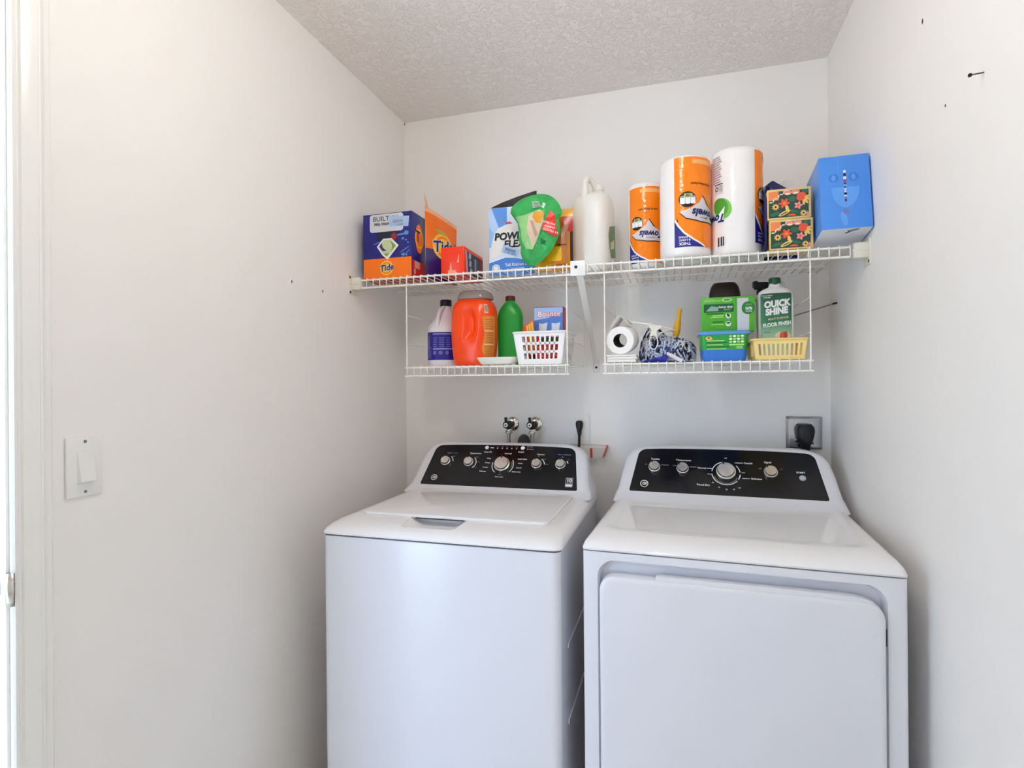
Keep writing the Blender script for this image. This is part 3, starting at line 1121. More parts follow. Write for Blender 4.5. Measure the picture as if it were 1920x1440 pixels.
def round_logo(pr, cx, cy, r, layer=1, sx=1.):
    pr.ell(cx, cy, r, r, YELLOW, layer)
    pr.ring(cx, cy, r * .62, r * .80, ORANGE, layer + 1)
    pr.text('Tide', cx, cy, r * 1.16, PRINT_W, layer + 2, rot=.12, shear=.2, bold=.06, sx=sx)
    pr.text('Tide', cx, cy, r * 1.16, PRINT_NAVY, layer + 3, rot=.12, shear=.2, bold=.026, sx=sx)

def pods_box():
    w, d, h = .193, .11, .232
    t = thing('detergent_box', 'navy and orange detergent pods box at the left end of the long shelf', 'box', (.1275, -.331, ZT))
    bm = rbox(-w / 2, w / 2, -d / 2, d / 2, 0, h, .002, 2)
    bm.normal_update()
    for f in bm.faces:
        if f.normal.z < -.7:
            f.material_index = 1
    obj('carton', bm, [NAVY_CARD, mat('card_brick_red', '#C23A1C', .4, var=.05)], t)
    pr = Print(front_map(w, d, h))
    pr.rect(.002, w - .002, .002, .072, ORANGE)
    pr.rect(.002, w - .002, .072, .0735, mat('print_deep_navy', '#10124A', .4), 1)
    pr.poly(rrect(.028, .160, .166, .229, .010), mat('print_silver', '#D4D4DC', .35))
    pr.text('BUILT-IN', .090, .212, .0240, PRINT_K, 1, bold=.004, sx=1.05)
    pr.text('PRE-TREAT', .080, .193, .0125, PRINT_K, 1, bold=.03, sx=1.1)
    pr.poly([(.103, .184), (.180, .178), (.184, .214), (.107, .220)], PRINT_LB, 2)
    pr.barcode(.120, .160, .194, .205, PRINT_GREY, 3, 4)
    pr.text('L-321844', .146, .187, .0080, mat('print_slate', '#3C4A66', .5), 3)
    # dark band, pod picture and splashes
    band = mat('print_dark_teal', '#12233A', .4)
    pr.rr(.056, .136, .133, .166, .012, band, 1)
    pr.ell(.124, .147, .011, .013, mat('print_dull_red', '#A02438', .4), 2)
    pr.poly([(.056, .114), (.081, .141), (.114, .141), (.142, .114), (.098, .066), (.078, .083)], PRINT_W, 2)
    pr.poly([(.063, .114), (.083, .137), (.112, .137), (.135, .113), (.096, .074), (.080, .088)], mat('print_pale_green', '#C9D3A8', .4), 3)
    pr.poly([(.066, .114), (.076, .126), (.080, .110), (.094, .098), (.078, .098)], mat('print_pod_purple', '#3A2C66', .4), 4)
    pr.poly([(.108, .134), (.130, .114), (.112, .094), (.118, .114)], mat('print_pod_green', '#7F9A4A', .4), 4)
    pr.poly([(.084, .086), (.104, .090), (.096, .078)], mat('print_pod_green', '#7F9A4A', .4), 4)
    sp = mat('print_splash_blue', '#5F8FD6', .4)
    for (x, y, a, b, r) in ((.152, .152, .018, .003, .1), (.172, .156, .009, .008, 0), (.158, .137, .006, .004, .2), (.170, .131, .004, .003, 0), (.178, .122, .003, .003, 0), (.165, .098, .022, .0016, .5), (.170, .084, .022, .0014, .7), (.158, .082, .007, .004, .3), (.172, .078, .004, .003, 0), (.060, .128, .02, .0015, .3)):
        pr.ell(x, y, a, b, sp, 1, rot=r, seg=14)
    round_logo(pr, .094, .037, .026, 1)
    pr.build('printed_front', t)
    pr = Print(right_map(w, d, h))
    pr.rect(.002, d - .002, .002, .062, RED)
    pr.ell(.055, .145, .030, .052, ORANGE, 1)
    pr.ring(.055, .145, .028, .034, YELLOW, 2)
    pr.text('T', .045, .15, .055, PRINT_NAVY, 3, bold=.02)
    pr.rect(.018, .060, .035, .060, mat('print_pinkish', '#E8A090', .4), 1)
    pr.rect(.012, .026, .014, .032, mat('print_pinkish', '#E8A090', .4), 1)
    pr.build('printed_side', t)
pods_box()

def pouch_fn(w, h, T, top=lambda s: 1., waist=.05):
    """s in metres from the middle, t in metres from the bottom"""
    def half(s, tt):
        a = max(0, 1 - abs(2 * s / w) ** 2.4)
        g = max(0., min(1., .75 + tt * 1.0)) if tt < .25 else max(0, 1 - ((tt - .25) / .72) ** 1.6)
        return .0008 + T / 2 * a * g
    def f(s, t, e):
        tt = t / (h * top(s))
        return (s * (1 - waist * sin(pi * min(1, max(0, tt)))), -half(s, min(1., max(0., tt))) - e, t)
    return f, half

def pouch(root, w, h, T, mats, mi=lambda s, tt: 0, top=lambda s: 1., waist=.05, n=14, m=16, name='bag_body', wr=.0015, seed=3):
    f, half = pouch_fn(w, h, T, top, waist)
    rn = random.Random(seed)
    bm = B()
    grid = {}
    for side in (-1, 1):
        for i in range(n + 1):
            s = (i / n - .5) * w
            for j in range(m + 1):
                tt = j / m
                if side == 1 and (i in (0, n)):
                    grid[side, i, j] = grid[-1, i, j]
                    continue
                x, y, z = f(s, tt * h * top(s), 0)
                j_ = rn.uniform(-wr, wr) if 0 < i < n and 0 < j < m else 0
                grid[side, i, j] = bm.verts.new((x, -side * y * (1 if side == 1 else 1) if side == 1 else y, z)) if False else bm.verts.new((x, (y if side == -1 else -y) + (j_ if side == 1 else 0), z))
    for side in (-1, 1):
        for i in range(n):
            for j in range(m):
                q = [grid[side, i, j], grid[side, i + 1, j], grid[side, i + 1, j + 1], grid[side, i, j + 1]]
                if side == 1:
                    q.reverse()
                fc = bm.faces.new(q)
                fc.material_index = mi(((i + .5) / n - .5) * w, (j + .5) / m)
    bot = [grid[-1, i, 0] for i in range(n + 1)] + [grid[1, i, 0] for i in range(n - 1, 0, -1)]
    fc = bm.faces.new(list(reversed(bot)))
    o = obj(name, bm, mats, root, angle=70)
    return o, f

def pods_bag():
    t = thing('detergent_pouch', 'orange and purple detergent pouch wedged beside the navy pods box', 'pouch', (.272, -.243, ZT), radians(66))
    w, h = .160, .262
    top = lambda s: 1.02 - .16 * (s / w + .5) ** 1.3
    bag_o = mat('bag_orange_film', '#F2710F', .22, var=.05, bump=.15, bscale=30, bdist=.004)
    bag_p = mat('bag_purple_film', '#33206E', .22, var=.1, bump=.15, bscale=30, bdist=.004)
    seam = mat('bag_peach_seam', '#F0B48A', .4)
    o, f = pouch(t, w, h, .046, [bag_o, bag_p, seam], lambda s, tt: 2 if (s < -w * .465 or tt > .95) else (1 if tt < .40 - .10 * (s / w) else 0), top)
    pr = Print(f, .012)
    round_logo(pr, -.006, .128, .050, 1)
    pr.text('PODS', .030, .052, .030, PRINT_W, 2, bold=.02)
    pr.ell(.0, .022, .016, .010, mat('print_lilac', '#B8A4D8', .4), 1)
    pr.rect(.060, .074, .085, .150, PRINT_K, 1)
    pr.ell(-.01, .182, .03, .008, mat('print_olive', '#B8A83C', .4), 1, rot=-.2)
    pr.build('printed_front', t)
    bm = B()       # torn strip standing up at the corner
    P = [Vector((-.074, 0, .255)), Vector((-.078, -.004, .275)), Vector((-.088, -.012, .292)), Vector((-.096, -.02, .302))]
    ws = [.020, .013, .006, .001]
    prev = None
    for p_, wv in zip(P, ws):
        cur = [bm.verts.new(p_ + Vector((0, 0, -wv * .3))), bm.verts.new(p_ + Vector((wv, .002, -wv * .2)))]
        if prev:
            bm.faces.new([prev[0], prev[1], cur[1], cur[0]])
        prev = cur
    fl = obj('torn_strip', bm, seam, t)
    fl.modifiers.new('thick', 'SOLIDIFY').thickness = .0008
pods_bag()

def red_box():
    w, d, h = .086, .19, .094
    t = thing('dryer_sheet_box', 'small bright red-orange box lying end-on between the pouch and the trash bag box', 'box', (.374, -.287, ZT))
    bm = rbox(-w / 2, w / 2, -d / 2, d / 2, 0, h, .0025, 2)
    obj('carton', bm, mat('red_orange_card', '#F0350C', .3, var=.03), t)
    pr = Print(front_map(w, d, h))
    pale = mat('print_peach', '#F5A58A', .4)
    pr.poly([(.030, .004), (.036, .040), (.038, .040), (.042, .004)], pale)
    pr.rr(.026, .056, .003, .014, .003, pale, 1)
    pr.poly([(.060, .040), (.066, .038), (.068, .066), (.066, .066)], pale)
    pr.build('printed_end', t)
    pr = Print(right_map(w, d, h))
    pr.rect(.020, d - .003, .004, h - .012, mat('print_teal_navy', '#1F3550', .4))
    pr.rect(.150, d - .003, .004, h - .012, mat('print_wine', '#7A1020', .4), 1)
    rose = mat('print_rose', '#D8A0A8', .4)
    pr.poly([(.006, .085), (.024, .080), (.036, .006), (.018, .006)], rose, 1)
    for (x, y) in ((.050, .070), (.054, .044), (.062, .018)):
        pr.poly([(x - .012, y - .010), (x + .010, y - .012), (x + .014, y + .008), (x - .006, y + .012)], mat('print_ice', '#A8C0CC', .4), 2)
    pr.rect(.090, .130, .016, .070, mat('print_steel_blue', '#3E5E86', .4), 1)
    pr.rect(.100, .112, .016, .070, rose, 2)
    pr.build('printed_side', t)
red_box()

def trash_bag_box():
    w, d, h = .166, .10, .238
    t = thing('trash_bag_box', 'blue and white trash bag box with open dark lid behind the green packet', 'box', (.5615, -.251, ZT))
    bm = rbox(-w / 2, w / 2, -d / 2, d / 2, 0, h, .0015, 1)
    obj('carton', bm, mat('white_blue_card', '#DCE4F2', .35, var=.02), t)
    bm = B()
    tri = [(-.082, -.046, .2365), (.0835, -.020, .2365), (.0835, -.022, .294), (.074, -.026, .291), (.02, -.036, .275), (-.035, -.042, .258), (-.068, -.045, .245)]
    a = [bm.verts.new(p) for p in tri]
    b = [bm.verts.new((p[0], p[1] + .0015, p[2])) for p in tri]
    bm.faces.new(a); bm.faces.new(list(reversed(b))); ring_faces(bm, a, b, flip=True)
    obj('lid_flap', bm, mat('dark_card', '#1B1216', .5, var=.1), t, smooth=False)
    sky, mid, deep = mat('print_sky', '#8FBDF0', .4), mat('print_mid_blue', '#5C97E6', .4), mat('print_strong_blue', '#3F7FD4', .4)
    pr = Print(front_map(w, d, h))
    pr.rect(.001, .068, .10, h - .001, sky)
    pr.rect(.068, w - .001, .10, .212, mat('print_frost', '#D5DFF2', .4))
    pr.poly([(.012, .236), (.066, .236), (.066, .160), (.044, .150)], mid, 1)
    pr.poly([(.002, .234), (.010, .236), (.040, .160), (.028, .140), (.002, .170)], mat('print_pale_sky', '#B4D2F6', .4), 1)
    pr.rect(.001, w - .001, .001, .046, deep)
    pr.poly([(.001, .046), (.060, .062), (.100, .058), (w - .001, .040), (w - .001, .02), (.001, .02)], deep, 1)
    pr.poly([(.001, .046), (.060, .062), (.060, .0655), (.001, .0495)], PRINT_W, 2)
    cream = mat('print_cream', '#ECE8E2', .45)
    pr.poly([(.008, .062), (.062, .080), (.120, .076), (.150, .060), (.158, .150), (.130, .172), (.090, .180), (.060, .176), (.034, .165), (.020, .145), (.010, .110)], cream, 1)
    pr.poly([(.046, .196), (.060, .184), (.078, .186), (.088, .178), (.076, .178), (.066, .178), (.054, .188)], mat('print_pink_red', '#C84858', .4), 2)
    pr.poly([(.040, .200), (.050, .204), (.050, .192)], mat('print_violet', '#9A8ACA', .4), 2)
    pr.text('POWER', .082, .133, .034, PRINT_GREY, 2, shear=.12, bold=.02)
    pr.text('POWER', .080, .135, .034, PRINT_K, 3, shear=.12, bold=.04)
    pr.text('FLEX', .092, .107, .034, PRINT_K, 3, shear=.12, bold=.04)
    pr.poly([(.046, .082), (.104, .060), (.112, .086), (.054, .108)], PRINT_LB, 4)
    a = -.36
    pr.text('L-301844', .078, .076, .0115, mat('print_slate', '#3C4A66', .5), 5, rot=a)
    for i in range(16):
        x, y = .060 + .0023 * i, .094 - .00087 * i
        pr.poly([(x, y - .006), (x + .0012, y - .0065), (x + .004, y + .003), (x + .0028, y + .0035)], mat('print_slate', '#3C4A66', .5), 5)
    pr.text('Tall Kitchen Bags', .108, .036, .0140, PRINT_W, 3, bold=.015)
    pr.text('DRAWSTRING', .104, .022, .0070, PRINT_W, 3)
    pr.ell(.026, .026, .0145, .0145, PRINT_W, 3)
    pr.ring(.026, .026, .0095, .0115, mid, 4)
    pr.build('printed_front', t)
trash_bag_box()

def blob_surface(outline, D):
    cx = sum(p[0] for p in outline) / len(outline)
    cz = sum(p[1] for p in outline) / len(outline)
    pol = sorted((math.atan2(z - cz, x - cx), math.hypot(x - cx, z - cz)) for x, z in outline)
    def R(a):
        n = len(pol)
        for i in range(n):
            a0, r0 = pol[i]
            a1, r1 = pol[(i + 1) % n]
            if i == n - 1:
                a1 += 2 * pi
            aa = a if a >= pol[0][0] else a + 2 * pi
            if a0 <= aa <= a1:
                k = (aa - a0) / max(1e-9, a1 - a0)
                return r0 + (r1 - r0) * k
        return pol[0][1]
    def y(x, z):
        rho = min(1, math.hypot(x - cx, z - cz) / R(math.atan2(z - cz, x - cx)))
        wob = .0022 * sin(90 * x + 40 * z) + .0018 * sin(150 * z - 60 * x)
        return -(D * math.sqrt(max(0, 1 - rho ** 2.2)) + wob * (1 - rho))
    return cx, cz, R, y

def green_packet():
    out = [(.579, 1.895), (.592, 1.913), (.611, 1.927), (.644, 1.938), (.671, 1.942), (.706, 1.939), (.731, 1.924), (.747, 1.903), (.757, 1.870), (.745, 1.856),
           (.748, 1.829), (.744, 1.795), (.737, 1.787), (.721, 1.758), (.692, 1.727), (.670, 1.712), (.655, 1.7035), (.640, 1.712), (.618, 1.742), (.617, 1.777), (.612, 1.823), (.608, 1.855), (.594, 1.871)]
    ox, oz = .665, ZT
    out = [(x - ox, z - oz) for x, z in out]
    t = thing('glove_packet', 'crumpled green plastic packet with a clear window leaning on the trash bag box', 'packet', (ox, -.383, ZT))
    cx, cz, R, yf = blob_surface(out, .024)
    bm = B()
    N, K = 46, 7
    rings = {}
    rn = random.Random(4)
    for sgn in (-1, 1):
        for k in range(K + 1):
            rho = k / K
            for i in range(N):
                a = -pi + 2 * pi * i / N
                r = R(a) * rho
                x, z = cx + r * cos(a), cz + r * sin(a)
                y = yf(x, z) if sgn == -1 else -.6 * yf(x, z)
                if 0 < k < K:
                    y += rn.uniform(-.0010, .0045)
                if k == K and sgn == 1:
                    rings[sgn, k, i] = rings[-1, k, i]
                elif k == 0:
                    if i == 0:
                        rings[sgn, 0, 0] = bm.verts.new((x, y, z))
                    rings[sgn, 0, i] = rings[sgn, 0, 0]
                else:
                    rings[sgn, k, i] = bm.verts.new((x, y, z))
    for sgn in (-1, 1):
        for k in range(K):
            for i in range(N):
                j = (i + 1) % N
                q = [rings[sgn, k, i], rings[sgn, k + 1, i], rings[sgn, k + 1, j], rings[sgn, k, j]]
                q = list(dict.fromkeys(q))
                if sgn == -1:
                    pass
                else:
                    q.reverse()
                try:
                    bm.faces.new(q)
                except ValueError:
                    pass
    bmesh.ops.recalc_face_normals(bm, faces=bm.faces[:])
    obj('film', bm, mat('green_film', '#36A655', .16, var=.28, vscale=16, bump=.35, bscale=30, bdist=.006), t, angle=6)
    pr = Print(lambda s, q, e: (s, yf(s, q) - e - .0016, q), .012)
    L = lambda pts: [(x - ox, z - oz) for x, z in pts]
    lt = mat('film_light_green', '#8FC47A', .25, var=.1)
    pr.poly(L([(.606, 1.868), (.640, 1.872), (.690, 1.884), (.702, 1.870), (.700, 1.845), (.685, 1.800), (.664, 1.756), (.640, 1.762), (.626, 1.790), (.620, 1.835)]), lt, 0)
    pr.poly(L([(.650, 1.866), (.668, 1.876), (.700, 1.872), (.698, 1.846), (.686, 1.812), (.664, 1.762), (.654, 1.790), (.644, 1.825)]), mat('glove_beige', '#D9BFA6', .5, var=.1), 1)
    pr.poly(L([(.668, 1.876), (.700, 1.880), (.700, 1.862), (.692, 1.838), (.676, 1.842), (.664, 1.862)]), mat('glove_amber', '#D9961E', .4, var=.1), 2)
    pr.poly(L([(.655, 1.853), (.665, 1.850), (.682, 1.802), (.672, 1.796)]), mat('glove_fold', '#B9967E', .5), 2)
    pr.poly(L([(.661, 1.914), (.683, 1.913), (.694, 1.892), (.665, 1.890)]), mat('print_grey_green', '#9FB2A4', .4), 1)
    for i in range(3):
        z = 1.908 - .006 * i
        pr.poly(L([(.667 + .002 * i, z), (.684 + .003 * i, z - .001), (.685 + .003 * i, z - .004), (.668 + .002 * i, z - .003)]), mat('print_grey_mid', '#6F8276', .4), 2)
    pr.poly(L([(.723, 1.880), (.736, 1.864), (.743, 1.800), (.736, 1.796), (.694, 1.818), (.696, 1.832)]), mat('print_sticker_red', '#E03022', .35), 1)
    for i, wd in enumerate(('EFFECTIVE', 'AGAINST', 'COVID-19')):
        pr.text(wd, .7185 - ox + .002 * i, 1.838 - .0125 * i - oz, .0105 if i == 2 else .0085, PRINT_W, 2, rot=-.32, bold=.01)
    pr.poly(L([(.690, 1.790), (.706, 1.782), (.700, 1.776), (.712, 1.768), (.690, 1.774)]), mat('film_dark_green', '#0B6A34', .3), 1)
    pr.build('printed_front', t)
green_packet()

def yellow_bag():
    t = thing('snack_bag', 'yellow and orange printed bag with red top beside the white jug', 'bag', (.7165, -.318, ZT))
    w, h = .128, .206
    ye, or_, rd, bk = mat('bag_yellow', '#E8A912', .22, var=.1), mat('bag_amber', '#C8780F', .25, var=.15), mat('bag_red', '#B81F14', .25, var=.1), mat('bag_dark_edge', '#2A1210', .3, var=.1)
    def mi(s, tt):
        if s > w * .43 and tt < .62:
            return 3
        if s > w * .22 and .62 <= tt < .86:
            return 2
        if tt >= .86:
            return 0
        return 1 if s > -.01 else 0
    o, f = pouch(t, w, h, .034, [ye, or_, rd, bk], mi, waist=.02)
    pr = Print(f, .012)
    pr.rr(-.02, .028, .030, .078, .008, mat('bag_bright_yellow', '#F2BC1E', .25), 1)
    fork = mat('print_tan_rose', '#B0704A', .4)
    for k in range(4):
        x = .012 + .006 * k
        pr.poly([(x, .088), (x + .0025, .088), (x + .012, .125), (x + .0095, .125)], fork, 1)
    pr.poly([(.020, .122), (.046, .128), (.050, .150), (.034, .152), (.022, .138)], fork, 1)
    pr.poly([(.036, .030), (.044, .030), (.050, .125), (.042, .125)], fork, 1)
    pr.rect(.012, .044, .082, .086, BROWN_K, 2)
    pr.rect(.010, .048, .018, .020, BROWN_K, 2)
    pr.rect(.010, .048, .012, .014, BROWN_K, 2)
    pr.build('printed_front', t)
yellow_bag()

def white_jug():
    t = thing('gallon_jug', 'plain white gallon jug with loop handle on the long shelf', 'jug', (.829, -.203, ZT), radians(-12))
    body = mat('milky_plastic', '#EDEAE2', .3, var=.015)
    bm = B()
    S = [(.058, 0, 3.4, 0), (.066, .006, 3.4, 0), (.069, .02, 3.4, 0), (.070, .10, 3.4, 0), (.0705, .20, 3.3, 0), (.070, .232, 3.1, 0), (.067, .250, 2.9, .001), (.060, .265, 2.7, .004), (.048, .277, 2.4, .008),
         (.034, .285, 2.2, .014), (.023, .289, 2., .019), (.0195, .292, 2., .020), (.0185, .304, 2., .020)]
    loft(bm, [sup(a, a * .98, z, n, cy * .7, cy, 44) for a, z, n, cy in S])
    obj('jug_body', bm, body, t, angle=60)
    bm = B()
    pts = smooth_path([(-.006, -.026, .140), (-.006, -.040, .190), (-.008, -.048, .245), (-.010, -.046, .290), (-.010, -.038, .318), (-.006, -.024, .332), (.002, -.008, .326), (.009, .006, .308), (.014, .016, .290)], 6)
    n_ = len(pts)
    tube(bm, pts, [max(.0105, .024 - .0145 * (i / (n_ * .45))) for i in range(n_)], 16)
    obj('loop_handle', bm, body, t, angle=80)
    bm = B()
    M = Matrix.Translation((.014, .020, .298))
    lathe(bm, [(.0205, 0), (.0205, .014), (.019, .017), (.004, .0175)], 28, M)
    obj('screw_cap', bm, PLASTIC_W, t)
    pr = Print(lambda s, q, e: (.070 + e, s, q), .01)
    grn = mat('label_sage', '#6F8F5A', .4, var=.25, vscale=40)
    pr.poly([(-.035, .125), (-.025, .155), (.030, .170), (.034, .060), (-.010, .050), (-.030, .090)], grn)
    pr.poly([(-.022, .100), (.020, .120), (.020, .090), (-.015, .078)], mat('label_pale', '#D9D8B8', .4), 1)
    pr.build('side_label', t)
white_jug()

def towel_label(pr, x0, x1, z0, z1, k=1.):
    """upside-down paper towel sleeve art: orange field, navy foot, white swoosh, inverted lettering"""
    wv = x1 - x0
    hh = z1 - z0
    X = lambda u: x0 + u * wv
    Z = lambda v: z0 + v * hh
    org = mat('sleeve_orange', '#FF860C', .16, var=.05, bump=.5, bscale=24, bdist=.005)
    pr.rect(x0, x1, z0, z1, org, 0)
    pr.rect(x0 - .0025, x0, z0, z1, PRINT_W, 0)
    navy = mat('sleeve_navy', '#1B1E86', .3, var=.05)
    c1 = [(0, .30), (.05, .235), (.15, .150), (.30, .075), (.45, .025), (.52, 0)]
    pr.poly([(X(0), Z(0))] + [(X(a), Z(b)) for a, b in reversed(c1)], navy, 1)
    pr.poly([(X(a), Z(b)) for a, b in c1] + [(X(a + .025), Z(b + .012)) for a, b in reversed(c1)], PRINT_W, 2)
    pr.rect(X(0), X(.06), Z(.225), Z(.31), PRINT_K, 1)
    pr.text('THICK', X(.17), Z(.035), .0105 * k, PRINT_W, 3, rot=pi, bold=.03)
    pr.text('& LONG', X(.17), Z(.075), .0080 * k, PRINT_W, 3, rot=pi, bold=.02)
    pr.text('LASTING', X(.16), Z(.108), .0075 * k, PRINT_W, 3, rot=pi, bold=.02)
    # swoosh
    sw = [(.09, .385), (.20, .32), (.45, .285), (.75, .285), (.95, .30), (.80, .40), (.62, .46), (.48, .56), (.42, .49), (.28, .43)]
    pr.poly([(X(a), Z(b)) for a, b in sw], mat('sleeve_silver', '#D9D4D6', .3), 1)
    lo = [(.09, .385), (.20, .318), (.45, .283), (.75, .283), (.95, .30)]
    pr.poly([(X(a), Z(b)) for a, b in lo] + [(X(a), Z(b - .012)) for a, b in reversed(lo)], BROWN_K, 2)
    pr.poly([(X(.48), Z(.57)), (X(.50), Z(.57)), (X(.60), Z(.485)), (X(.66), Z(.45)), (X(.58), Z(.475))], PRINT_K, 2)
    pr.text('Towels', X(.56), Z(.375), .0300 * k, PRINT_NAVY, 3, rot=pi - .05, shear=.25, bold=.035, sx=.95)
    pr.text('EVERYDAY', X(.52), Z(.325), .0065 * k, PRINT_NAVY, 3, rot=pi)
    # badge
    pr.ell(X(.22), Z(.525), wv * .145, hh * .088, PRINT_K, 2)
    for i in range(3):
        q = .135 + .085 * i
        pr.rr(X(q - .035), X(q + .045), Z(.475), Z(.555), .003, PRINT_W, 3)
        pr.ell(X(q + .005), Z(.555), wv * .038, hh * .012, PRINT_GREY, 4)
    pr.rr(X(.16), X(.30), Z(.55), Z(.59), .003, mat('sleeve_lime', '#B9BE5A', .3), 4)
    pr.text('150', X(.23), Z(.57), .0085 * k, PRINT_K, 5, rot=pi, bold=.03)
    pr.text('Soft & Absorbent', X(.48), Z(.70), .0095 * k, BROWN_K, 2, rot=pi, bold=.02)
    pr.rr(X(.30), X(.78), Z(.92), Z(.97), .003, mat('sleeve_peach', '#FFB46A', .3), 2)

def towel_roll(name_label, x, y, r, h, turn):
    t = thing('paper_towel_roll', name_label, 'paper towel', (x, y, ZT), radians(turn), 'wrapped paper towel rolls')
    wrap = mat('shrink_wrapped_paper', '#F1EEEC', .14, var=.012, bump=.55, bscale=22, bdist=.005)
    bm = B()
    lathe(bm, [(r * .30, .012), (r * .45, .003), (r * .78, 0), (r * .93, .004), (r * .99, .012), (r, .022), (r * 1.003, h * .5), (r, h - .022), (r * .985, h - .012), (r * .93, h - .004), (r * .75, h), (r * .40, h - .004), (r * .25, h - .012)], 48)
    obj('wrapped_roll', bm, wrap, t, angle=60)
    return t

def towels():
    r, h = .060, .288
    t = towel_roll('shorter wrapped paper towel roll standing beside the white jug', 1.012, -.215, r, h, 0)
    pr = Print(cyl_map(r * 1.004), .009)
    towel_label(pr, -.062, .088, .018, .268, .95)
    pr.build('printed_sleeve', t)
    r, h = .0758, .312
    t = towel_roll('tall wrapped paper towel roll with orange sleeve facing front, in the middle', 1.1355, -.327, r, h, 0)
    pr = Print(cyl_map(r * 1.004), .009)
    towel_label(pr, -.032, .145, .030, .300, 1.08)
    pr.build('printed_sleeve', t)
    r, h = .0745, .328
    t = towel_roll('tall mostly white wrapped paper towel roll with barcode, right of the other rolls', 1.2880, -.308, r, h, 0)
    pr = Print(cyl_map(r * 1.004), .009)
    pk = mat('print_mauve_grey', '#B0A0A4', .4)
    for i in range(11):
        z = .305 - .0075 * i
        pr.rect(-.086, -.056 + .003 * (i % 3), z - .0045, z, pk, 0)
    pr.rr(-.076, -.046, .190, .222, .003, mat('print_pale_grey', '#D5D0D0', .4), 0)
    pr.rect(-.076, -.046, .219, .222, PRINT_K, 1)
    pr.ring(-.068, .207, .0045, .007, PRINT_K, 1, seg=14)
    for i in range(4):
        pr.rect(-.058, -.048, .198 + .005 * i, .201 + .005 * i, PRINT_GREY, 1)
    pr.ell(-.050, .145, .028, .034, GREEN_L, 0, rot=.6)
    pr.ell(-.056, .150, .024, .030, mat('print_leaf_green_dark', '#4E9A2E', .4), 1, rot=.6)
    pr.poly([(-.095, .095), (-.040, .150), (-.046, .112), (-.056, .100), (-.062, .110)], PRINT_W, 2)
    pr.text('Towels', -.085, .120, .032, PRINT_NAVY, 3, rot=pi - .05, shear=.25, bold=.035)
    pr.rect(-.066, -.040, .030, .062, PRINT_W, 1)
    for i, (a, b) in enumerate(((0, .005), (.007, .009), (.011, .016), (.018, .022))):
        pr.rect(-.065 + a, -.065 + b, .032, .060, PRINT_K, 2)
    towel_label(pr, .048, .200, .035, .312, 1.0)
    pr.build('printed_sleeve', t)
towels()

def flower_boxes():
    w, d, h = .1145, .085, .0875
    bases = mat('box_forest_green', '#27463A', .4, var=.12)
    edge = mat('box_straw_edge', '#E5C37E', .5, var=.03)
    coral, orangef, pinkf, yel, cream = mat('flower_coral', '#E8583A', .4), mat('flower_orange', '#F08A52', .4), mat('flower_pink', '#E58F88', .4), mat('flower_yellow', '#EFC468', .4), mat('flower_cream', '#F4E6C8', .4)
    dk = mat('flower_dark', '#2A1A10', .4)
    leaf = mat('leaf_deep', '#2F6A50', .4)
    for k in range(2):
        lab = 'dark green floral tissue box at the bottom of the stack of two' if k == 0 else 'dark green floral tissue box on top of the stack of two'
        t = thing('tissue_box', lab, 'tissue box', (1.4235 - .004 * k, -.3615, ZT + k * (h + .0004)), radians(-1.0 * k), 'floral tissue boxes')
        bm = rbox(-w / 2, w / 2, -d / 2, d / 2, 0, h, .0018, 2)
        obj('carton', bm, edge, t)
        pr = Print(front_map(w, d, h))
        pr.rect(.004, w - .007, .005, h - .007, bases)
        pr.rect(.004, .030, .055, h - .007, orangef, 1)
        for i in range(7):
            pr.ell(.010 + .0068 * i, .050 + .0052 * i, .0050, .0018, cream, 2, rot=.5 + (.9 if i % 2 else -.5), seg=10)
        pr.flower(.045, .045, .0150, coral, orangef, 2, 6)
        pr.flower(.022, .036, .0105, yel, dk, 3, 9)
        pr.flower(.081, .036, .0115, pinkf, coral, 2, 5)
        pr.flower(.094, .013, .0095, yel, dk, 2, 9)
        pr.ell(.054, .074, .010, .007, pinkf, 2); pr.ell(.054, .071, .007, .0025, cream, 3)
        pr.ell(.074, .075, .011, .0075, pinkf, 2); pr.ell(.074, .072, .007, .0025, cream, 3)
        pr.ell(.089, .060, .013, .0115, coral, 2, rot=.6)
        for (a, r_) in ((-.3, 0), (-.9, 0), (-1.5, 0), (.25, 0)):
            pr.ell(.094 + .011 * cos(a), .056 + .013 * sin(a), .008, .0034, yel, 3, rot=a, seg=12)
        pr.ell(.045, .017, .017, .0050, yel, 2, rot=.45); pr.ell(.044, .016, .011, .0018, leaf, 3, rot=.45)
        pr.ell(.020, .016, .014, .0045, leaf, 1, rot=.3); pr.ell(.070, .020, .012, .0045, leaf, 1, rot=-.3)
        pr.ell(.066, .056, .011, .008, leaf, 1); pr.ell(.098, .074, .009, .006, leaf, 1); pr.ell(.064, .008, .011, .0055, coral, 1, a0=0, a1=pi)
        pr.ell(.052, .030, .0045, .0090, yel, 3, rot=.2)
        pr.ell(.1045, .010, .003, .007, pinkf, 2)
        pr.build('printed_front', t)
flower_boxes()

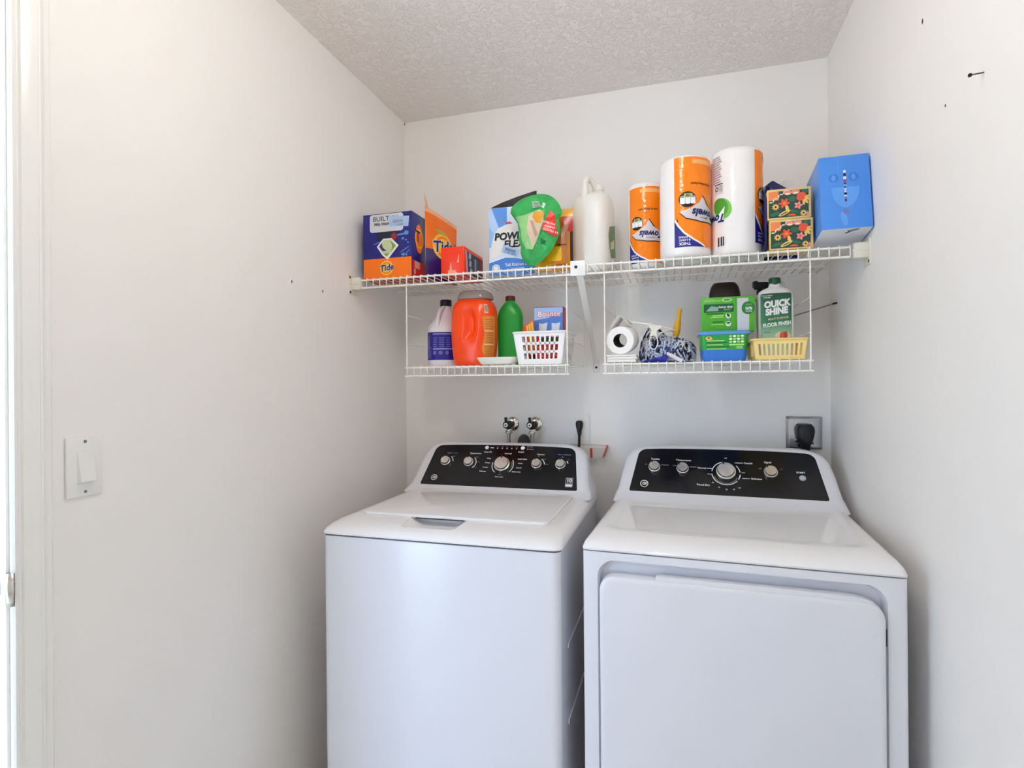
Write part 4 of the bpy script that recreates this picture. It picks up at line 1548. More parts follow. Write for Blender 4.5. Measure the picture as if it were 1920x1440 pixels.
def navy_bag():
    t = thing('navy_pouch', 'dark navy pouch standing behind the floral tissue boxes', 'pouch', (1.418, -.272, ZT), radians(-4))
    top = lambda s: 1.0 - .30 * abs((s + .022) / .1)
    o, f = pouch(t, .096, .246, .030, [mat('navy_film', '#1B2260', .2, var=.2, bump=.2, bscale=30, bdist=.003)], top=top)
    pr = Print(f, .012)
    pr.poly([(-.028, .222), (-.012, .210), (-.008, .180), (-.034, .180)], mat('navy_film_light', '#5A6AA8', .25))
    pr.build('printed_front', t)
    bm = B()   # folded side of the pouch beside the boxes
    prev = None
    for (x, y, hh_) in ((1.3600, -.403, .150), (1.3592, -.380, .176), (1.3594, -.352, .190), (1.3632, -.320, .212), (1.3740, -.290, .222), (1.3860, -.279, .226)):
        cur = [bm.verts.new((x - 1.418, y + .272, .001)), bm.verts.new((x - 1.418, y + .272, hh_))]
        if prev:
            bm.faces.new([prev[0], cur[0], cur[1], prev[1]])
        prev = cur
    sd = obj('side_gusset', bm, mat('navy_film', '#1B2260'), t, angle=80)
    sd.rotation_euler = (0, 0, radians(4))
    sd.modifiers.new('thick', 'SOLIDIFY').thickness = .0012
    t = thing('clear_plastic_bag', 'crumpled clear plastic bag behind the floral boxes and blue box', 'plastic bag', (1.440, -.213, ZT), radians(8))
    top = lambda s: 1.0 - .22 * abs((s - .004) / .08) ** 1.2 + .02 * sin(90 * s)
    pouch(t, .128, .268, .05, [mat('clear_film', '#F0F2F4', .12, var=.02, alpha=.32, bump=.6, bscale=24, bdist=.01)], top=top, name='film', wr=.004)
navy_bag()

def blue_box():
    w, d, h = .1225, .150, .210
    tilt = radians(-8.5)
    t = thing('wipes_box', 'light blue carton tilted against the right wall at the shelf end', 'box', (1.5490, -.3950, 1.7205), rot=(tilt, 0, 0))
    blue = mat('sky_blue_card', '#4B8FE6', .28, var=.03)
    white = mat('white_card', '#D9DCE4', .45, var=.03)
    bm = rbox(-w / 2, w / 2, -d / 2, d / 2, 0, h, .0018, 2)
    bm.normal_update()
    for f in bm.faces:
        if f.normal.z < -.7:
            f.material_index = 1
    obj('carton', bm, [blue, white], t)
    pr = Print(front_map(w, d, h))
    lb = mat('print_pale_blue_card', '#5FA0EE', .28)
    db = mat('print_blue_emboss', '#3A78CC', .3)
    pr.poly([(.028, .118)] + [(.061 - .034 * cos(a), .118 - .058 * sin(a)) for a in [pi * i / 14 for i in range(15)]], lb, 0)
    for cx, in ((.034,), (.082,)):
        pr.ring(cx, .146, .0085, .0115, db, 1)
        pr.ell(cx, .146, .004, .009, lb, 1)
    rn = random.Random(5)
    cols = [PRINT_W, PRINT_K, PRINT_W, mat('print_magenta', '#A8506E', .4), PRINT_NAVY, PRINT_LB, PRINT_K, PRINT_W]
    z = .166
    i = 0
    while z > .075:
        hh_ = rn.choice((.003, .005, .007))
        wv = rn.choice((.0022, .0030, .0036))
        pr.rect(.061 - wv, .061 + wv, z - hh_, z, cols[i % len(cols)], 2)
        z -= hh_ + .0022
        i += 1
    pr.ell(.061, .048, .0075, .0075, mat('print_mauve', '#7F78B8', .4), 1)
    pr.rect(.0455, .0475, .165, .198, lb, 1)
    pr.ell(.055, .028, .008, .02, lb, 0, rot=.2)
    pr.build('printed_front', t)
    pr = Print(lambda s, q, e: (s - w / 2, q - d / 2, -e))
    pr.poly([(.066, .012), (.088, .003), (.094, .006), (.090, .014), (.068, .028)], mat('print_grey_violet', '#8A80A0', .5))
    pr.poly([(.062, .03), (.068, .034), (.076, .022), (.070, .020)], PRINT_K)
    pr.bm.normal_update()
    pr.build('printed_underside', t)
blue_box()

# ------------------------------------------------------------------ goods on the lower left shelf
def bleach():
    t = thing('bleach_bottle', 'white bleach bottle with deep blue label and dark cap', 'bottle', (.2705, -.230, ZL), radians(18))
    t.scale = (.93, .93, 1)
    body = mat('bleach_white_plastic', '#E4E0E6', .32, var=.02)
    bm = B()
    S = [(.052, 0, 0), (.058, .005, 0), (.060, .015, 0), (.060, .120, 0), (.0595, .138, 0), (.056, .150, 0), (.049, .164, .003), (.038, .182, .006), (.028, .200, .010), (.0225, .214, .012), (.020, .228, .012), (.0195, .234, .012)]
    loft(bm, [sup(a, a * .86, z, 2.3, cx, cx * .8, 40) for a, z, cx in S])
    obj('bottle_body', bm, body, t, angle=60)
    bm = B()
    pts = smooth_path([(-.016, -.040, .148), (-.016, -.036, .175), (-.010, -.026, .203), (.000, -.012, .219), (.010, .002, .224)], 6)
    tube(bm, pts, .0085, 12)
    obj('handle', bm, body, t, angle=80)
    bm = B()
    lathe(bm, [(.0225, .228), (.0232, .232), (.0232, .248), (.021, .252), (.002, .2525)], 24, Matrix.Translation((.012, .0096, 0)))
    obj('cap', bm, mat('dark_navy_cap', '#12182E', .4), t)
    def fm(s, q, e):
        a = s / .06
        c, sn = sin(a), -cos(a)
        n = 2.3
        return ((.0603 + e) * math.copysign(abs(c) ** (2 / n), c), (.0603 * .86 + e) * math.copysign(abs(sn) ** (2 / n), sn), q)
    pr = Print(fm, .008)
    navy = mat('label_royal_blue', '#23228C', .3, var=.06)
    pr.rect(-.085, .085, .026, .128, navy)
    lil = mat('label_lilac', '#A8A0D8', .4)
    pr.rect(-.034, .08, .119, .1225, lil, 1)
    pr.rect(-.034, .08, .064, .068, lil, 1)
    for i in range(5):
        for j in range(3):
            pr.rect(-.032 + .024 * j, -.032 + .024 * j + .015, .105 - .008 * i, .108 - .008 * i, mat('label_dim_lilac', '#6F6AC0', .4), 1)
    for j in range(3):
        pr.ell(-.026 + .022 * j, .052, .006, .007, mat('label_dim_lilac', '#6F6AC0', .4), 1)
    pr.rect(-.070, -.042, .030, .074, mat('label_mid_violet', '#4A47A8', .4), 1)
    pr.text('BLEACH', -.056, .092, .012, lil, 2, rot=pi / 2, bold=.01)
    pr.build('blue_label', t)
bleach()

def orange_jug():
    t = thing('detergent_jug', 'large bright orange detergent jug with moulded grip on the lower left shelf', 'jug', (.415, -.280, ZL))
    om = mat('orange_plastic', '#FF4A08', .24, var=.03)
    zs = [(0, .064, .046), (.004, .069, .050), (.012, .073, .053), (.04, .077, .056), (.08, .081, .058), (.11, .082, .059), (.14, .0825, .059), (.17, .082, .058), (.195, .080, .057), (.212, .076, .055), (.224, .070, .051), (.232, .061, .046), (.236, .056, .042)]
    # resample densely so that the grip can be pressed in
    import bisect
    dense = [.236 * i / 48 for i in range(49)]
    secs = []
    def ab(z):
        k = max(0, min(len(zs) - 2, bisect.bisect([q[0] for q in zs], z) - 1))
        z0, a0, b0 = zs[k]; z1, a1, b1 = zs[k + 1]
        u = 0 if z1 == z0 else (z - z0) / (z1 - z0)
        return a0 + (a1 - a0) * u, b0 + (b1 - b0) * u
    def sf(s, z, e=0.):
        """surface point for signed arc position s (0 faces front)"""
        a, b = ab(z)
        th = s / .072
        c, sn = sin(th), -cos(th)
        n = 2.7
        x, y = a * math.copysign(abs(c) ** (2 / n), c), b * math.copysign(abs(sn) ** (2 / n), sn)
        bow = .008 * (((z - .145) / .055) ** 2 if abs(z - .145) < .055 else 1)
        s0 = -.006 + .010 - bow
        g = math.exp(-((s - s0) / .0085) ** 4) * math.exp(-((z - .145) / .045) ** 4)
        rdg = math.exp(-((s - s0 - .024) / .011) ** 2) * math.exp(-((z - .135) / .06) ** 4)
        dist = -.020 * g + .006 * rdg + e
        L = math.hypot(c, sn)
        return (x + c * dist, y + sn * dist, z)
    for z in dense:
        secs.append([sf((i / 120 - .5) * 2 * pi * .072, z) for i in range(120)])
    bm = B()
    loft(bm, secs)
    obj('jug_body', bm, om, t, angle=60)
    bm = B()
    loft(bm, [sup(a, b, z, 2.5, .004, 0, 40) for a, b, z in ((.058, .044, .234), (.064, .049, .237), (.064, .049, .246), (.058, .045, .258), (.046, .037, .266), (.020, .016, .2685))])
    obj('lid', bm, mat('smoky_lid', '#A79A94', .15, var=.05, trans=.25), t, angle=50)
    pr = Print(lambda s, q, e: sf(s, q, e + .0006), .007)
    lab = mat('label_amber', '#E08A34', .35, var=.04)
    pr.poly([(.034, .170), (.098, .174), (.098, .026), (.046, .026), (.034, .060), (.044, .105)], lab)
    ink = mat('label_brown_ink', '#9A5420', .4)
    for i in range(17):
        z = .160 - .0078 * i
        if i in (5, 11):
            pr.rect(.044, .092, z - .002, z + .001, mat('label_peach', '#F5C79A', .4), 1)
        else:
            pr.rect(.046 + .002 * (i % 2), .088 - .004 * (i % 3), z - .0018, z, ink, 1)
    pr.rect(.046, .062, .183, .214, mat('label_cream', '#EFE3C0', .4), 0)
    for i in range(5):
        pr.rect(.048 + .0026 * i, .0494 + .0026 * i, .186, .211, PRINT_K, 1)
    pr.build('back_label', t)
orange_jug()

def green_bottle():
    t = thing('green_bottle', 'plain bright green plastic bottle with dark red cap', 'bottle', (.524, -.196, ZL), radians(10))
    bm = B()
    S = [(.040, .026, 0), (.0445, .030, .004), (.0455, .031, .02), (.0465, .032, .10), (.0465, .032, .175), (.045, .031, .190), (.040, .028, .207), (.030, .024, .222), (.021, .020, .232), (.0175, .0175, .236), (.0170, .0170, .243)]
    loft(bm, [sup(a, b, z, 3.4 if z < .2 else 2.4, 0, 0, 40) for a, b, z in S])
    obj('bottle_body', bm, mat('green_plastic', '#1FA338', .28, var=.03), t, angle=40)
    bm = B()
    lathe(bm, [(.0180, .238), (.0185, .241), (.0180, .254), (.016, .257), (.001, .2573)], 24)
    obj('cap', bm, mat('dark_red_cap', '#5A1E1E', .4), t)
green_bottle()

def soap_dish():
    t = thing('soap_dish', 'small shallow white dish in front of the green bottle', 'dish', (.5315, -.369, ZL))
    bm = B()
    A = [(.050, .024, .001), (.056, .028, .003), (.064, .033, .016), (.0675, .0355, .0225), (.068, .036, .0245), (.066, .0345, .0250), (.062, .031, .018), (.054, .026, .006), (.045, .02, .005)]
    loft(bm, [rrect(-a, a, -b, b, min(b * .6, .014), z, 5) for a, b, z in A])
    tag(t, t['label'], 'dish')
    obj('tray', bm, mat('ivory_plastic', '#E6E3D6', .3), t, angle=40)
    bm = B()
    for i in range(5):
        add_box(bm, -.04 + .02 * i - .002, -.04 + .02 * i + .002, -.018, .018, .004, .0075)
    obj('drain_ribs', bm, mat('ivory_plastic', '#E6E3D6', .3), t, smooth=False)
soap_dish()

def slot_wall(bm, P, cols, rows, cx0, cx1, ry0, ry1, barx, barz, th):
    """wall of a moulded basket: P(u, v, depth) maps unit square; openings in a grid, bars as solid pieces"""
    def slab(u0, u1, v0, v1):
        a = [bm.verts.new(P(u, v, 0)) for u, v in ((u0, v0), (u1, v0), (u1, v1), (u0, v1))]
        b = [bm.verts.new(P(u, v, th)) for u, v in ((u0, v0), (u1, v0), (u1, v1), (u0, v1))]
        bm.faces.new(a); bm.faces.new(list(reversed(b))); ring_faces(bm, a, b, flip=True)
    slab(0, 1, 0, ry0)
    slab(0, 1, ry1, 1)
    slab(0, cx0, ry0, ry1)
    slab(cx1, 1, ry0, ry1)
    pw = (cx1 - cx0 + barx) / cols
    for i in range(1, cols):
        c = cx0 + pw * i - barx
        slab(c, c + barx, ry0, ry1)
    if rows > 1:
        ph = (ry1 - ry0 + barz) / rows
        for j in range(1, rows):
            c = ry0 + ph * j - barz
            slab(cx0, cx1, c, c + barz)

def basket(root, m, hw0, hw1, yb0, yb1, yt0, yt1, h, cols, rows, side_cols, cx=(.11, .86), ry=(.10, .84), bx=.03, bz=.07, rim=.004, th=.0022):
    """hw0/hw1 half-width at foot and rim; front/back y at foot and rim"""
    lerp = lambda a, b, k: a + (b - a) * k
    bm = B()
    slot_wall(bm, lambda u, v, d: ((2 * u - 1) * lerp(hw0, hw1, v), lerp(yb0, yt0, v) + d, v * h), cols, rows, cx[0], cx[1], ry[0], ry[1], bx, bz, th)
    slot_wall(bm, lambda u, v, d: ((1 - 2 * u) * lerp(hw0, hw1, v), lerp(yb1, yt1, v) - d, v * h), cols, rows, cx[0], cx[1], ry[0], ry[1], bx, bz, th)
    for s in (-1, 1):
        slot_wall(bm, lambda u, v, d, s=s: (s * (lerp(hw0, hw1, v) - d), lerp(lerp(yb0, yb1, u if s > 0 else 1 - u), lerp(yt0, yt1, u if s > 0 else 1 - u), v), v * h), side_cols, rows, cx[0], cx[1], ry[0], ry[1], bx, bz, th)
    add_box(bm, -hw0, hw0, yb0, yb1, 0, .002)
    bmesh.ops.recalc_face_normals(bm, faces=bm.faces[:])
    obj('basket_body', bm, m, root, smooth=False)
    bm = B()
    pts = [(x, y, h - rim * .4) for x, y in rrect(-hw1 - .001, hw1 + .001, yt0 - .001, yt1 + .001, .012, None, 5)]
    tube(bm, pts, rim, 8, closed=True, flat=.9)
    obj('rim', bm, m, root)

def white_basket():
    t = thing('white_basket', 'white slotted plastic basket holding dryer sheet boxes', 'basket', (.677, -.298, ZL))
    basket(t, mat('white_basket_plastic', '#F1EFEC', .3, var=.01), .0735, .0885, -.078, .078, -.088, .088, .106, 8, 3, 8, cx=(.16, .88), ry=(.16, .86), bx=.034, bz=.075)
    # boxes standing in the basket
    w, d, h = .104, .045, .196
    t = thing('blue_sheet_box', 'blue-fronted dryer sheet box with red sides standing in the white basket', 'box', (.688, -.268, ZL + .0025), radians(3))
    bm = rbox(-w / 2, w / 2, -d / 2, d / 2, 0, h, .0015, 1)
    obj('carton', bm, mat('card_crimson', '#A81E20', .35, var=.05), t)
    pr = Print(front_map(w, d, h))
    mid, wht = mat('print_cornflower', '#4F7FD0', .35, var=.08), mat('print_sheet_white', '#D5E4F4', .4)
    pr.rect(.001, w - .004, .085, h - .002, mid)
    pr.poly([(.001, .150), (.050, .158), (w - .004, .176), (w - .004, h - .002), (.001, h - .002)], mat('print_haze_blue', '#9FBEE8', .35), 1)
    pr.rect(.001, w - .004, .002, .085, RED)
    for cx in (.030, .074):
        pr.poly([(cx - .014, .092), (cx + .010, .092), (cx + .017, .142), (cx, .138), (cx - .012, .141)], wht, 2)
    pr.text('Bounce', .053, .171, .026, RED, 2, bold=.06, rot=.02)
    pr.text('Bounce', .053, .171, .026, PRINT_W, 3, bold=.012, rot=.02)
    for i in range(10):
        pr.rect(.006 + .009 * i, .011 + .009 * i, .012 + .02 * (i % 3), .020 + .02 * (i % 3), mat('print_salmon', '#F08878', .4), 1)
    pr.build('printed_front', t)
    w, d, h = .036, .036, .146
    t = thing('orange_sheet_box', 'orange and yellow striped box with slanted top in the white basket', 'box', (.6400, -.315, ZL + .0045), rot=(0, radians(-8), radians(20)))
    bm = B()
    a = [bm.verts.new(p) for p in ((-w / 2, -d / 2, 0), (w / 2, -d / 2, 0), (w / 2, d / 2, 0), (-w / 2, d / 2, 0))]
    b = [bm.verts.new(p) for p in ((-w / 2, -d / 2, .126), (w / 2, -d / 2, h), (w / 2, d / 2, h), (-w / 2, d / 2, .126))]
    bm.faces.new(list(reversed(a))); bm.faces.new(b); ring_faces(bm, a, b)
    obj('carton', bm, mat('card_orange_red', '#EE4A20', .35, var=.04), t, smooth=False)
    pr = Print(front_map(w, d, h))
    for i in range(3):
        x = .009 + .0088 * i
        pr.poly([(x, .030), (x + .0068, .030), (x + .0068, .131 + .0048 * i), (x, .1275 + .0048 * i)], mat('print_straw', '#E8C24A', .4), 0)
        pr.text('SHEETS', x + .0034, .080, .0075, BROWN_K, 1, rot=pi / 2)
    pr.rect(.006, w - .001, .002, .030, PRINT_K, 0)
    pr.build('printed_front', t)
    w, d, h = .088, .035, .088
    t = thing('red_sheet_box', 'low red box lying in front inside the white basket', 'box', (.7020, -.334, ZL + .0025))
    bm = rbox(-w / 2, w / 2, -d / 2, d / 2, 0, h, .0015, 1)
    obj('carton', bm, mat('card_scarlet', '#D2241C', .35, var=.05), t)
    pr = Print(front_map(w, d, h))
    rn = random.Random(9)
    for i in range(26):
        x, z = rn.uniform(.004, .078), rn.uniform(.006, .072)
        pr.rect(x, x + rn.uniform(.003, .008), z, z + rn.uniform(.002, .005), rn.choice((PRINT_W, mat('print_salmon', '#F08878', .4), BROWN_K)), 0)
    pr.rect(.012, .085, .074, .086, mat('print_bottle_green', '#234A2A', .4), 1)
    pr.build('printed_front', t)
white_basket()

# ------------------------------------------------------------------ goods on the lower right shelf
def paper_pack():
    t = thing('paper_stack', 'flat stack of white paper under the toilet roll', 'paper stack', (.943, -.345, ZL))
    for k, (z0, z1, dx, sz) in enumerate(((0, .009, 0, .044), (.0093, .017, .002, .045), (.0173, .0235, -.001, .046))):
        bm = rbox(-sz + dx, sz + dx, -.06, .06, z0, z1, .0022, 2)
        obj('folded_sheet', bm, mat('tissue_paper', '#E9E6E2', .8, var=.02, bump=.2, bscale=80, bdist=.001), t)
    r, rc, L = .0440, .0215, .102
    t = thing('toilet_roll', 'white toilet roll lying end-on with a loose sheet on the lower shelf', 'toilet roll', (.9430, -.346, ZL + .0236 + r + .006), rot=(radians(7), 0, radians(-5)))
    RX = Matrix.Rotation(pi / 2, 4, 'X')
    tp = mat('toilet_paper', '#F2EFEC', .85, var=.015, bump=.25, bscale=120, bdist=.0008)
    bm = B()
    lathe(bm, [(rc, L / 2), (r * .94, L / 2), (r * .985, L / 2 - .002), (r, L / 2 - .006), (r, -L / 2 + .006), (r * .98, -L / 2), (rc, -L / 2), (rc, L / 2)], 44, RX, cap0=False, cap1=False)
    bmesh.ops.recalc_face_normals(bm, faces=bm.faces[:])
    obj('paper_roll', bm, tp, t, angle=40)
    bm = B()
    lathe(bm, [(rc - .0008, L / 2 - .001), (rc - .0002, L / 2 - .001), (rc - .0002, -L / 2 + .001), (rc - .0008, -L / 2 + .001), (rc - .0008, L / 2 - .001)], 32, RX, cap0=False, cap1=False)
    bmesh.ops.recalc_face_normals(bm, faces=bm.faces[:])
    obj('card_core', bm, mat('shaded_card_core', '#3B352F', .9, var=.08), t)  # card coloured dark to give the shade inside the roll
    bm = B()    # loose sheet rising from the left of the roll and folding over the top
    path = [(-.0430, .004), (-.038, .026), (-.026, .050), (-.010, .074), (-.004, .080), (.006, .070), (.016, .058), (.021, .053)]
    prev = None
    for i, (x, z) in enumerate(path):
        y0 = -L / 2 + .002 + (.004 * i)
        cur = [bm.verts.new((x, y0, z)), bm.verts.new((x + .003, L / 2 - .004, z * .80 + .004))]
        if prev:
            bm.faces.new([prev[0], cur[0], cur[1], prev[1]])
        prev = cur
    o = obj('loose_sheet', bm, tp, t, angle=80)
    o.modifiers.new('thick', 'SOLIDIFY').thickness = .0008
paper_pack()

def mop():
    t = thing('mop_head', 'blue and white string mop head heaped beside the toilet roll', 'mop', (1.0785, -.262, ZL))
    rn = random.Random(21)
    bm = B()
    # rounded heap: cloth backing wrapped in short curled strands
    def dome(a, e, k=1., off=0.):
        ce, se = max(0., cos(e)) ** .55, max(0., sin(e)) ** .75
        x, y, z = .080 * k * ce * cos(a), .098 * k * ce * sin(a), .064 * k * se
        z += se * .058 * math.exp(-((x + .044) / .030) ** 2 - ((y - .03) / .07) ** 2)
        v = Vector((x / .080, y / .098, .35 + z / .064)).normalized()
        return Vector((x, y, z)) + v * off
    N, K = 40, 8
    secs = []
    for k in range(K + 1):
        e = (pi / 2) * min(.97, k / K)
        secs.append([tuple(dome(2 * pi * i / N, e, .94)) for i in range(N)])
    loft(bm, secs)
    obj('backing', bm, mat('mop_backing', '#6A7290', .9, var=.2, vscale=60), t, angle=80)
    cols = [mat('strand_pale_blue', '#BCC6DC', .85, var=.08, vscale=60), mat('strand_navy', '#33407C', .85, var=.15, vscale=60), mat('strand_grey_white', '#D2D2D6', .85, var=.05, vscale=60), mat('strand_black', '#1A1C26', .85, var=.2, vscale=60)]
    meshes = [B() for _ in cols]
    wts = [.44, .24, .24, .08]
    for n in range(1250):
        a = rn.uniform(0, 2 * pi)
        e = math.asin(rn.uniform(.02, 1)) if rn.random() < .5 else rn.uniform(.03, 1.5)
        c0 = dome(a, e)
        ci = rn.choices(range(4), wts)[0]
        if c0.x < -.03 and c0.z > .055 and rn.random() < .6:
            ci = rn.choice((2, 3, 3))
        da, de = rn.uniform(-.34, .34), rn.uniform(-.45, .45)
        wob = rn.uniform(-.2, .2)
        lift = rn.choice((.004, .008, .013, .018))
        pts = []
        for i in range(5):
            u = i / 4
            q = dome(a + da * u + wob * sin(pi * u), max(.0, min(1.55, e + de * u - wob * sin(2 * pi * u))), 1., .0005 + lift * sin(pi * u * rn.uniform(.85, 1.0)))
            q.x = max(-.086, min(.086, q.x))
            q.z = max(q.z, .006)
            pts.append(q)
        tube(meshes[ci], smooth_path(pts, 2), .0025, 5)
    for b_, m in zip(meshes, cols):
        o = obj('strands', b_, m, t, angle=80)
        o['kind'] = 'stuff'
    # white plastic hook with a ring lying on the mop
    wp = mat('aged_white_plastic', '#E2DDD0', .4, var=.03)
    t = thing('plastic_hook', 'white plastic hook with an open ring lying across the mop', 'hook', (1.04, -.375, 1.468))
    bm = B()
    tube(bm, smooth_path([(-.074, .030, .050), (-.05, .020, .044), (0, .006, .034), (.055, .03, .020)], 6), .0032, 8)
    obj('stem', bm, wp, t)
    bm = B()
    prism(bm, [(-.018, .034), (.026, .028), (.008, .014), (.010, -.002), (-.014, .000), (-.006, .016)], lambda s, q: (s, .001, q), lambda s, q: (s, -.003, q))
    bmesh.ops.recalc_face_normals(bm, faces=bm.faces[:])
    obj('web', bm, wp, t, smooth=False)
    bm = B()
    tube(bm, [(-.001 + .0125 * cos(2 * pi * i / 28), -.004, -.020 + .0225 * sin(2 * pi * i / 28)) for i in range(28)], .0018, 8, closed=True)
    obj('ring', bm, wp, t)
    bm = B()
    tube(bm, smooth_path([(.012, 0, .004), (.03, .006, .012), (.052, .03, .018), (.060, .05, .016)], 6), [.0055] * 18 + [.004], 10, flat=.5)
    obj('strap', bm, wp, t)
    # hollow white tube poking out over the front edge
    t = thing('white_tube', 'hollow white tube poking out over the front of the lower right shelf', 'tube', (1.126, -.4290, 1.3845))
    d = Vector((-.060, .085, .036)).normalized()
    M = Matrix.Translation((0, 0, 0)) @ d.to_track_quat('Z', 'Y').to_matrix().to_4x4()
    bm = B()
    lathe(bm, [(.0035, .004), (.0035, 0), (.0062, 0), (.0062, .11), (.0035, .11)], 18, M, cap0=False)
    obj('tube_wall', bm, mat('white_tube_plastic', '#E4E4EA', .3), t, angle=40)
    bm = B()
    lathe(bm, [(.0034, .003), (.0034, .0045)], 16, M)
    obj('bore', bm, BLACKP, t)
    # blue cloth
    t = thing('blue_cloth', 'folded royal blue cloth under the front of the mop', 'cloth', (1.045, -.372, ZL))
    bm = B()
    secs = []
    for k in range(9):
        x = -.034 + .068 * k / 8
        hgt = .004 + .016 * (k / 8) + .002 * sin(k * 2.1)
        secs.append([(x, -.018, .0), (x, -.021 + .002 * sin(k), hgt * .6), (x, -.012, hgt), (x, .012, hgt * .9), (x, .02, hgt * .4), (x, .018, 0)])
    loft(bm, secs)
    bmesh.ops.recalc_face_normals(bm, faces=bm.faces[:])
    obj('folded_cloth', bm, mat('royal_blue_cloth', '#2A2F9A', .9, var=.2, vscale=50, bump=.3, bscale=500), t, angle=80)
    # yellow brush handle
    t = thing('yellow_handle_brush', 'small brush with a yellow handle standing in the mop', 'brush', (1.101, -.245, ZL + .062), rot=(0, radians(9), 0))
    bm = B()
    lathe(bm, [(.005, -.02), (.0062, 0), (.0085, .018), (.0112, .040), (.0116, .052), (.0098, .068), (.0072, .082), (.0064, .096), (.0066, .110), (.0058, .117), (.001, .1185)], 20)
    obj('handle', bm, mat('amber_handle', '#E2A81C', .3, var=.05), t, angle=60)
    bm = B()
    lathe(bm, [(.0075, -.03), (.0078, -.012), (.0066, .004)], 16)
    obj('ferrule', bm, BROWN_K, t)
mop()

def green_tub():
    t = thing('wipes_tub', 'green and blue plastic wipes tub on the lower right shelf, under the green box', 'tub', (1.2455, -.297, ZL))
    gr, bl = mat('tub_green', '#2FA044', .28, var=.03), mat('tub_blue', '#3A7BD6', .28, var=.03)
    bm = B()
    S = [(.060, .055, .0), (.0625, .0575, .004), (.0645, .0595, .014), (.0660, .061, .033), (.0663, .0612, .0335), (.0680, .0625, .068), (.0690, .0635, .082)]
    loft(bm, [rrect(-a, a, -b, b, .014, z, 6) for a, b, z in S], mi=[1, 1, 1, 1, 0, 0, 0])
    obj('tub_body', bm, [gr, bl], t, angle=40)
    bm = B()
    S = [(.0690, .0635, .0795), (.0745, .0665, .080), (.0758, .0675, .083), (.075, .067, .087), (.070, .063, .0905), (.062, .056, .092)]
    loft(bm, [rrect(-a, a, -b, b, .016, z, 6) for a, b, z in S])
    obj('lid', bm, mat('tub_lid_blue', '#5C9ADB', .25, var=.03), t, angle=40)
    lg = mat('print_lime', '#A8E070', .4)
    pr = Print(lambda s, q, e: (s, -.0594 - .045 * (q - .014) - e - .0006, q))
    pr.text('MULTI', -.0395, .066, .006, lg, 1)
    for i, wv in enumerate((.050, .058, .046, .066, .056)):
        pr.rect(-.050, -.050 + wv, .060 - .0062 * i, .0625 - .0062 * i, lg if i % 2 == 0 else GREEN_D, 0)
    pr.ell(-.044, .069, .009, .0055, mat('print_gold', '#E8D070', .4), 1)
    pr.ell(-.044, .070, .004, .003, RED, 2)
    for i in range(4):
        for j in range(3):
            pr.ell(.018 + .011 * i, .074 - .0085 * j, .0045, .0032, PRINT_W if (i + j) % 2 else lg, 0)
    pr.rect(.014, .056, .046, .0505, lg, 1)
    pr.rect(.034, .052, .036, .044, mat('print_mint', '#7FCB7F', .4), 0)
    pr.build('printed_front', t)
    # green refill box standing on the tub
    w, d, h = .157, .072, .1095
    t = thing('cloth_refill_box', 'bright green cloth refill box standing on the wipes tub', 'box', (1.2620, -.262, ZL + .0925), radians(-1.5))
    bm = rbox(-w / 2, w / 2, -d / 2, d / 2, 0, h, .002, 2)
    obj('carton', bm, mat('apple_green_card', '#4DAE2C', .3, var=.03), t)
    pr = Print(front_map(w, d, h))
    pr.text('UNSCENTED', .034, .098, .009, lg, 0, shear=.2, bold=.01)
    pr.ell(.076, .100, .015, .006, mat('print_pale_lime', '#B9DC98', .4), 0)
    pr.ell(.076, .100, .010, .003, mat('print_mid_green', '#3E8F3A', .4), 1)
    pr.rr(.008, .096, .062, .088, .002, GREEN_D, 0)
    pr.poly([(.014, .066), (.030, .082), (.052, .078), (.050, .066)], mat('print_sage_grey', '#8FB0A8', .4), 1)
    pr.text('heavy duty', .072, .078, .0095, PRINT_W, 1, shear=.2, bold=.02)
    pr.text('cloths', .076, .070, .0085, lg, 1, shear=.2)
    for (z, x0, m_) in ((.056, .016, GREEN_D), (.050, .034, lg), (.045, .028, lg), (.030, .034, GREEN_D), (.022, .030, lg)):
        pr.rect(x0, .066, z, z + .0032, m_, 0)
    for z in (.050, .025):
        pr.ell(.080, z, .0100, .0100, GREEN_D, 0)
        pr.ell(.080, z, .0088, .0088, mat('print_pale_mint', '#D5EED0', .4), 1)
    pr.ell(.080, .052, .004, .006, GREEN_D, 2, rot=.5); pr.ell(.080, .028, .006, .003, GREEN_D, 2)
    pr.rect(.1015, .103, .004, h - .003, mat('print_mid_green', '#3E8F3A', .4), 0)
    pr.rect(.106, .140, .004, h - .006, mat('print_cool_grey', '#C9CDD2', .4), 0)
    pr.poly([(.138, .108), (.155, .108), (.155, .060), (.138, .060)], mat('apple_green_print', '#4DAE2C', .3), 1)
    pr.ell(.137, .072, .0185, .0200, mat('print_badge_green', '#1F7A3A', .4), 2)
    pr.text('dusts', .139, .083, .008, lg, 3); pr.text('50%', .139, .070, .012, PRINT_W, 3, bold=.03); pr.text('MORE', .139, .061, .007, PRINT_W, 3)
    pr.build('printed_front', t)
green_tub()

def dark_canister():
    t = thing('brown_canister', 'dark brown rounded container rising behind the green refill box', 'container', (1.262, -.165, ZL))
    bm = B()
    S = [(.048, .030, 0), (.050, .032, .01), (.050, .032, .20), (.049, .031, .232), (.044, .028, .252), (.038, .025, .262), (.034, .022, .266)]
    loft(bm, [sup(a, b, z, 3.2, 0, 0, 36) for a, b, z in S])
    obj('canister_body', bm, mat('espresso_plastic', '#22130C', .35, var=.15), t, angle=50)
    bm = B()
    loft(bm, [sup(a, b, z, 3.2, 0, 0, 36) for a, b, z in ((.0505, .0325, .188), (.0508, .0328, .190), (.0508, .0328, .194), (.0505, .0325, .196))])
    obj('seam_band', bm, mat('espresso_band', '#140B07', .4), t)
dark_canister()

